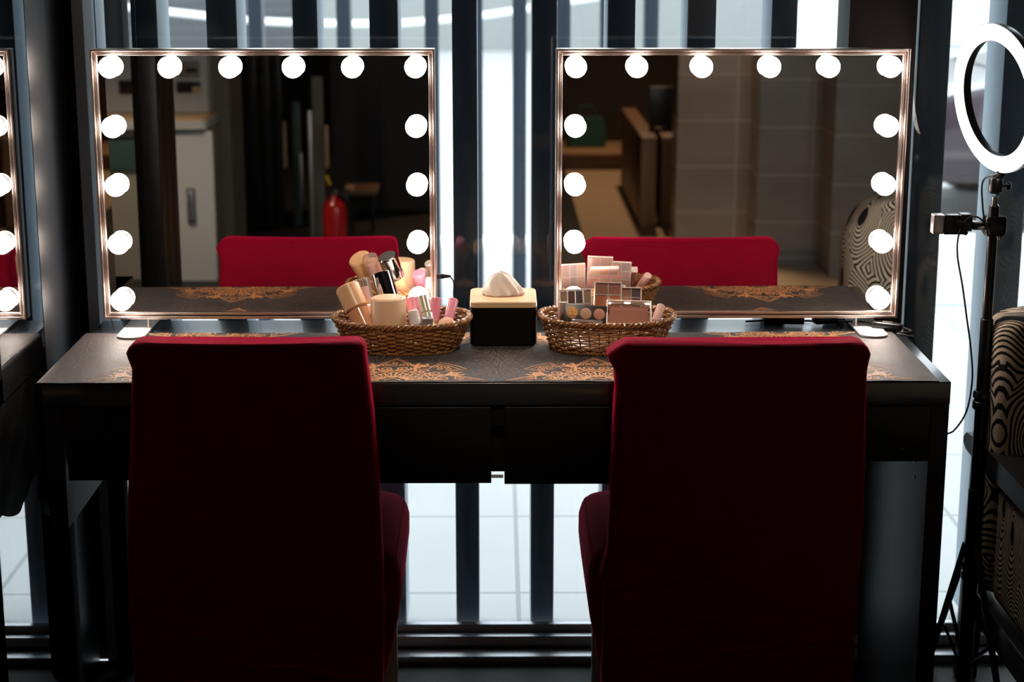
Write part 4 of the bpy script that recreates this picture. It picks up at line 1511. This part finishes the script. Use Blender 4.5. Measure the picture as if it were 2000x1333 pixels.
def mbox(name, px0, py0, px1, py1, Yv, dep, m_, parent=None, zfloor=False, bev=.004, away=True):
    """box whose mirrored front face fills the pixel rectangle"""
    a, b2 = mirrored(px0, py0, Yv), mirrored(px1, py1, Yv)
    ym = (max(py0, 0) + min(py1, 560)) / 2
    a.x, b2.x = mirrored(px0, ym, Yv).x, mirrored(px1, ym, Yv).x
    z0, z1 = min(a.z, b2.z), max(a.z, b2.z)
    if zfloor:
        z0 = .001
    y1 = a.y
    y0 = y1 - dep
    mb = MB().box(((a.x + b2.x) / 2, (y0 + y1) / 2, (z0 + z1) / 2), (abs(b2.x - a.x), dep, z1 - z0), bev)
    return mb.build(name, m_, parent)


YV = 7.9
cab = thing('counter_cabinet', 'white cabinet with a rounded wooden counter top and upright handle, reflected in the left mirror', 'cabinet', mirrored(330, 560, YV))
mbox('cabinet_door', 341, 258, 420, 600, YV, .02, M['cabinet_white'], cab, True)
mbox('cabinet_body', 200, 252, 418, 600, YV + .03, .3, M['cabinet_beige'], cab, True)
mbox('teal_front', 196, 268, 300, 334, YV + .015, .01, M['teal'], cab)
a, b2 = mirrored(190, 236, YV), mirrored(406, 252, YV)
m = MB()
m.loft([rrect(a.x - .6, b2.x, a.y - .33, a.y + .02, .04, z) for z in (b2.z, a.z)])
m.build('counter_top', M['cabinet_white'], cab)
m = MB()
m.loft([rrect(a.x - .6, b2.x - .01, a.y - .33, a.y + .012, .04, z) for z in (a.z, a.z + .012)])
m.build('counter_edge', M['counter_wood'], cab)
hd = mirrored(374, 402, YV)
hs = abs(mirrored(374, 366, YV).z - mirrored(374, 437, YV).z)
MB().box(hd + Vector((0, .006, 0)), (.040, .012, hs), .006).build('handle', M['handle_grey'], cab)
MB().box(hd + Vector((0, .014, 0)), (.018, .010, hs * .78), .004).build('handle_grip', M['alu'], cab)

mc = thing('coffee_machine', 'cream countertop machine with dark openings, reflected at the left mirror\'s upper corner', 'machine', mirrored(300, 228, YV + .1))
mbox('machine_body', 150, 60, 404, 220, YV + .22, .12, M['cabinet_white'], mc)
for x0, x1, y0, y1 in ((232, 290, 158, 184), (345, 392, 160, 182)):
    mbox('dark_opening', x0, y0, x1, y1, YV + .20, .01, M['case_black'], mc)
    mbox('warm_tray', x0 + 30, y1 - 12, x1, y1, YV + .19, .01, M['counter_wood'], mc)
mbox('control_panel', 348, 120, 390, 152, YV + .20, .01, M['cabinet_beige'], mc)
mbox('dial', 362, 134, 384, 142, YV + .19, .01, M['case_black'], mc)
mbox('panel_seam', 263, 110, 266, 225, YV + .20, .01, M['case_black'], mc)
mbox('upper_unit', 265, 120, 300, 160, YV + .195, .01, M['cabinet_beige'], mc)

sbox('wall_left_return', (mirrored(421, 300, 8.3).x - .2, mirrored(421, 300, 8.3).y - .4, 0), (mirrored(452, 300, 8.3).x, mirrored(421, 300, 8.3).y, RH), M['wall_beige']).name = 'wall_left.002'
# dark glazed doors further back
YD = 9.3
dd_ = thing('door_1', '', '', mirrored(510, 430, YD), kind='structure')
for x0, x1, m_, off in ((451, 475, 'wall_dark', 0), (477, 505, 'black_plastic', .05), (507, 530, 'column', .0), (532, 552, 'black_plastic', .06)):
    mbox('door_panel', x0, -80, x1, 600, YD + off, .04, M[m_], dd_, True)
mbox('door_panel', 574, 200, 590, 600, YD + .1, .02, M['teal'], dd_, True)
mbox('door_edge', 553, 238, 559, 330, YD, .02, M['counter_wood'], dd_)
mbox('door_handle', 586, 300, 591, 400, YD, .02, M['brushed'], dd_)
sp = thing('sign_post', 'slim grey standing post beside the fire extinguisher, reflected in the left mirror', 'post', mirrored(608, 430, 8.5))
mbox('post', 604, 216, 612, 600, 8.5, .03, M['brushed'], sp, True)
mbox('post_panel', 613, 150, 634, 600, 8.7, .03, M['wall_beige'], sp, True)
mbox('post_tip', 634, 246, 641, 330, 8.6, .03, M['counter_wood'], sp)

# fire extinguisher
YE = 8.0
e0 = mirrored(655, 460, YE)
ex = thing('fire_extinguisher', 'red fire extinguisher with a yellow pin, reflected in the left mirror', 'fire extinguisher', (e0.x, e0.y, 0))
zt = mirrored(655, 388, YE).z
ra = abs(mirrored(632, 420, YE).x - mirrored(680, 420, YE).x) / 2
MB().lathe([(ra * .9, .002), (ra, .01), (ra, zt - .05), (ra * .85, zt - .02), (ra * .4, zt), (ra * .3, zt + .015)], (e0.x, e0.y, 0), (0, 0, 1), 30).build('cylinder', M['ext_red'], ex)
MB().lathe(cyl(.016, zt + .01, zt + .04, .002), (e0.x, e0.y, 0), (0, 0, 1), 20).build('valve', M['chrome'], ex)
MB().bar((e0.x - .01, e0.y, zt + .04), (e0.x + .07, e0.y, zt + .035), .016, .010, .002).build('lever', M['black_plastic'], ex)
MB().bar((e0.x - .015, e0.y, zt + .055), (e0.x - .035, e0.y, zt + .105), .018, .012, .003).build('pin', M['yellow'], ex)
MB().bar((e0.x - .01, e0.y, zt + .04), (e0.x - .015, e0.y, zt + .065), .02, .014, .002).build('handle', M['black_plastic'], ex)
MB().tube(smooth_path([(e0.x + .01, e0.y + .02, zt + .03), (e0.x + ra + .01, e0.y + .02, zt - .02), (e0.x + ra + .012, e0.y + .01, zt - .18), (e0.x + ra + .01, e0.y, .08)]), .008, 10).build('hose', M['black_plastic'], ex)

# brown wall panels and black shelf deep in the room
for i, (x0, x1, m_) in enumerate(((642, 690, 'brown_dark'), (690, 745, 'black_plastic'), (745, 900, 'brown_dark'))):
    a, b2 = mirrored(x0, 0, 9.9), mirrored(x1, 0, 9.9)
    sbox('wall_x', (a.x, a.y - .1 - .02 * i, 0), (b2.x, a.y - .02 * i, RH), M[m_]).name = f'trim_{6 + i}'
st_ = thing('side_table', 'low dark stool behind the fire extinguisher, reflected in the left mirror', 'stool', mirrored(700, 420, 9.2))
mbox('stool_top', 668, 374, 735, 382, 9.2, .3, M['box_side'], st_)
for x in (672, 726):
    mbox('leg', x, 382, x + 6, 600, 9.2, .04, M['black_plastic'], st_, True)
bt_ = mbox('paper_roll', 674, 366, 690, 374, 9.2, .08, M['counter_wood'])
tag(bt_, 'small light tan roll lying on the low dark stool', 'roll')

# right mirror: wooden boxes, black screen, green bag, counter
YB2 = 9.35
bx1 = thing('storage_box', 'tall brown wooden storage box, reflected beside the green bag', 'storage box', mirrored(1265, 440, YB2))
mbox('box_body', 1250, 268, 1281, 700, YB2, 1.5, M['box_side'], bx1, True)
mbox('box_front', 1251, 270, 1280, 700, YB2 - .008, .008, M['box_wood'], bx1, True)
bx2 = thing('storage_box', 'second wooden storage box, reflected beside the tiled pier', 'storage box', mirrored(1312, 440, YB2))
mbox('box_body', 1291, 268, 1345, 700, YB2, .9, M['box_side'], bx2, True)
mbox('box_front', 1292, 270, 1340, 416, YB2 - .008, .008, M['box_side'], bx2)
scn = thing('black_screen', 'black screen standing on the storage boxes, reflected in the right mirror', 'screen', mirrored(1300, 268, YB2 + .3))
mbox('screen_panel', 1268, 170, 1345, 248, YB2 + .35, .06, M['black_plastic'], scn)
mbox('screen_foot', 1296, 244, 1318, 253, YB2 + .33, .20, M['black_plastic'], scn)
ct = thing('reception_counter', 'long brown counter deep in the room, reflected in the right mirror', 'counter', mirrored(1140, 400, 11.6))
mbox('counter_front', 1020, 304, 1240, 640, 11.6, .5, M['box_side'], ct, True)
mbox('counter_top', 1010, 298, 1245, 304, 11.55, .6, M['box_wood'], ct)
gb = thing('green_bag', 'dark green bag standing on the long counter, reflected in the right mirror', 'bag', mirrored(1150, 298, 11.8))
a, b2 = mirrored(1108, 287, 11.8), mirrored(1184, 231, 11.8)
m = MB()
rings_ = []
for i in range(9):
    t = i / 8
    ins = .015 * math.sin(PI * t) * -1 + .02 * t
    rings_.append(rrect(a.x + ins, b2.x - ins, a.y - .16 + ins, a.y, .03, a.z + (b2.z - a.z) * t, 5))
m.loft(rings_)
m.build('bag_body', M['green'], gb)
MB().tube(smooth_path([(a.x + .06, a.y - .05, b2.z - .01), (a.x + .09, a.y - .05, b2.z + .07), (b2.x - .09, a.y - .05, b2.z + .07), (b2.x - .06, a.y - .05, b2.z - .01)]), .006, 8).build('bag_handle', M['green'], gb)
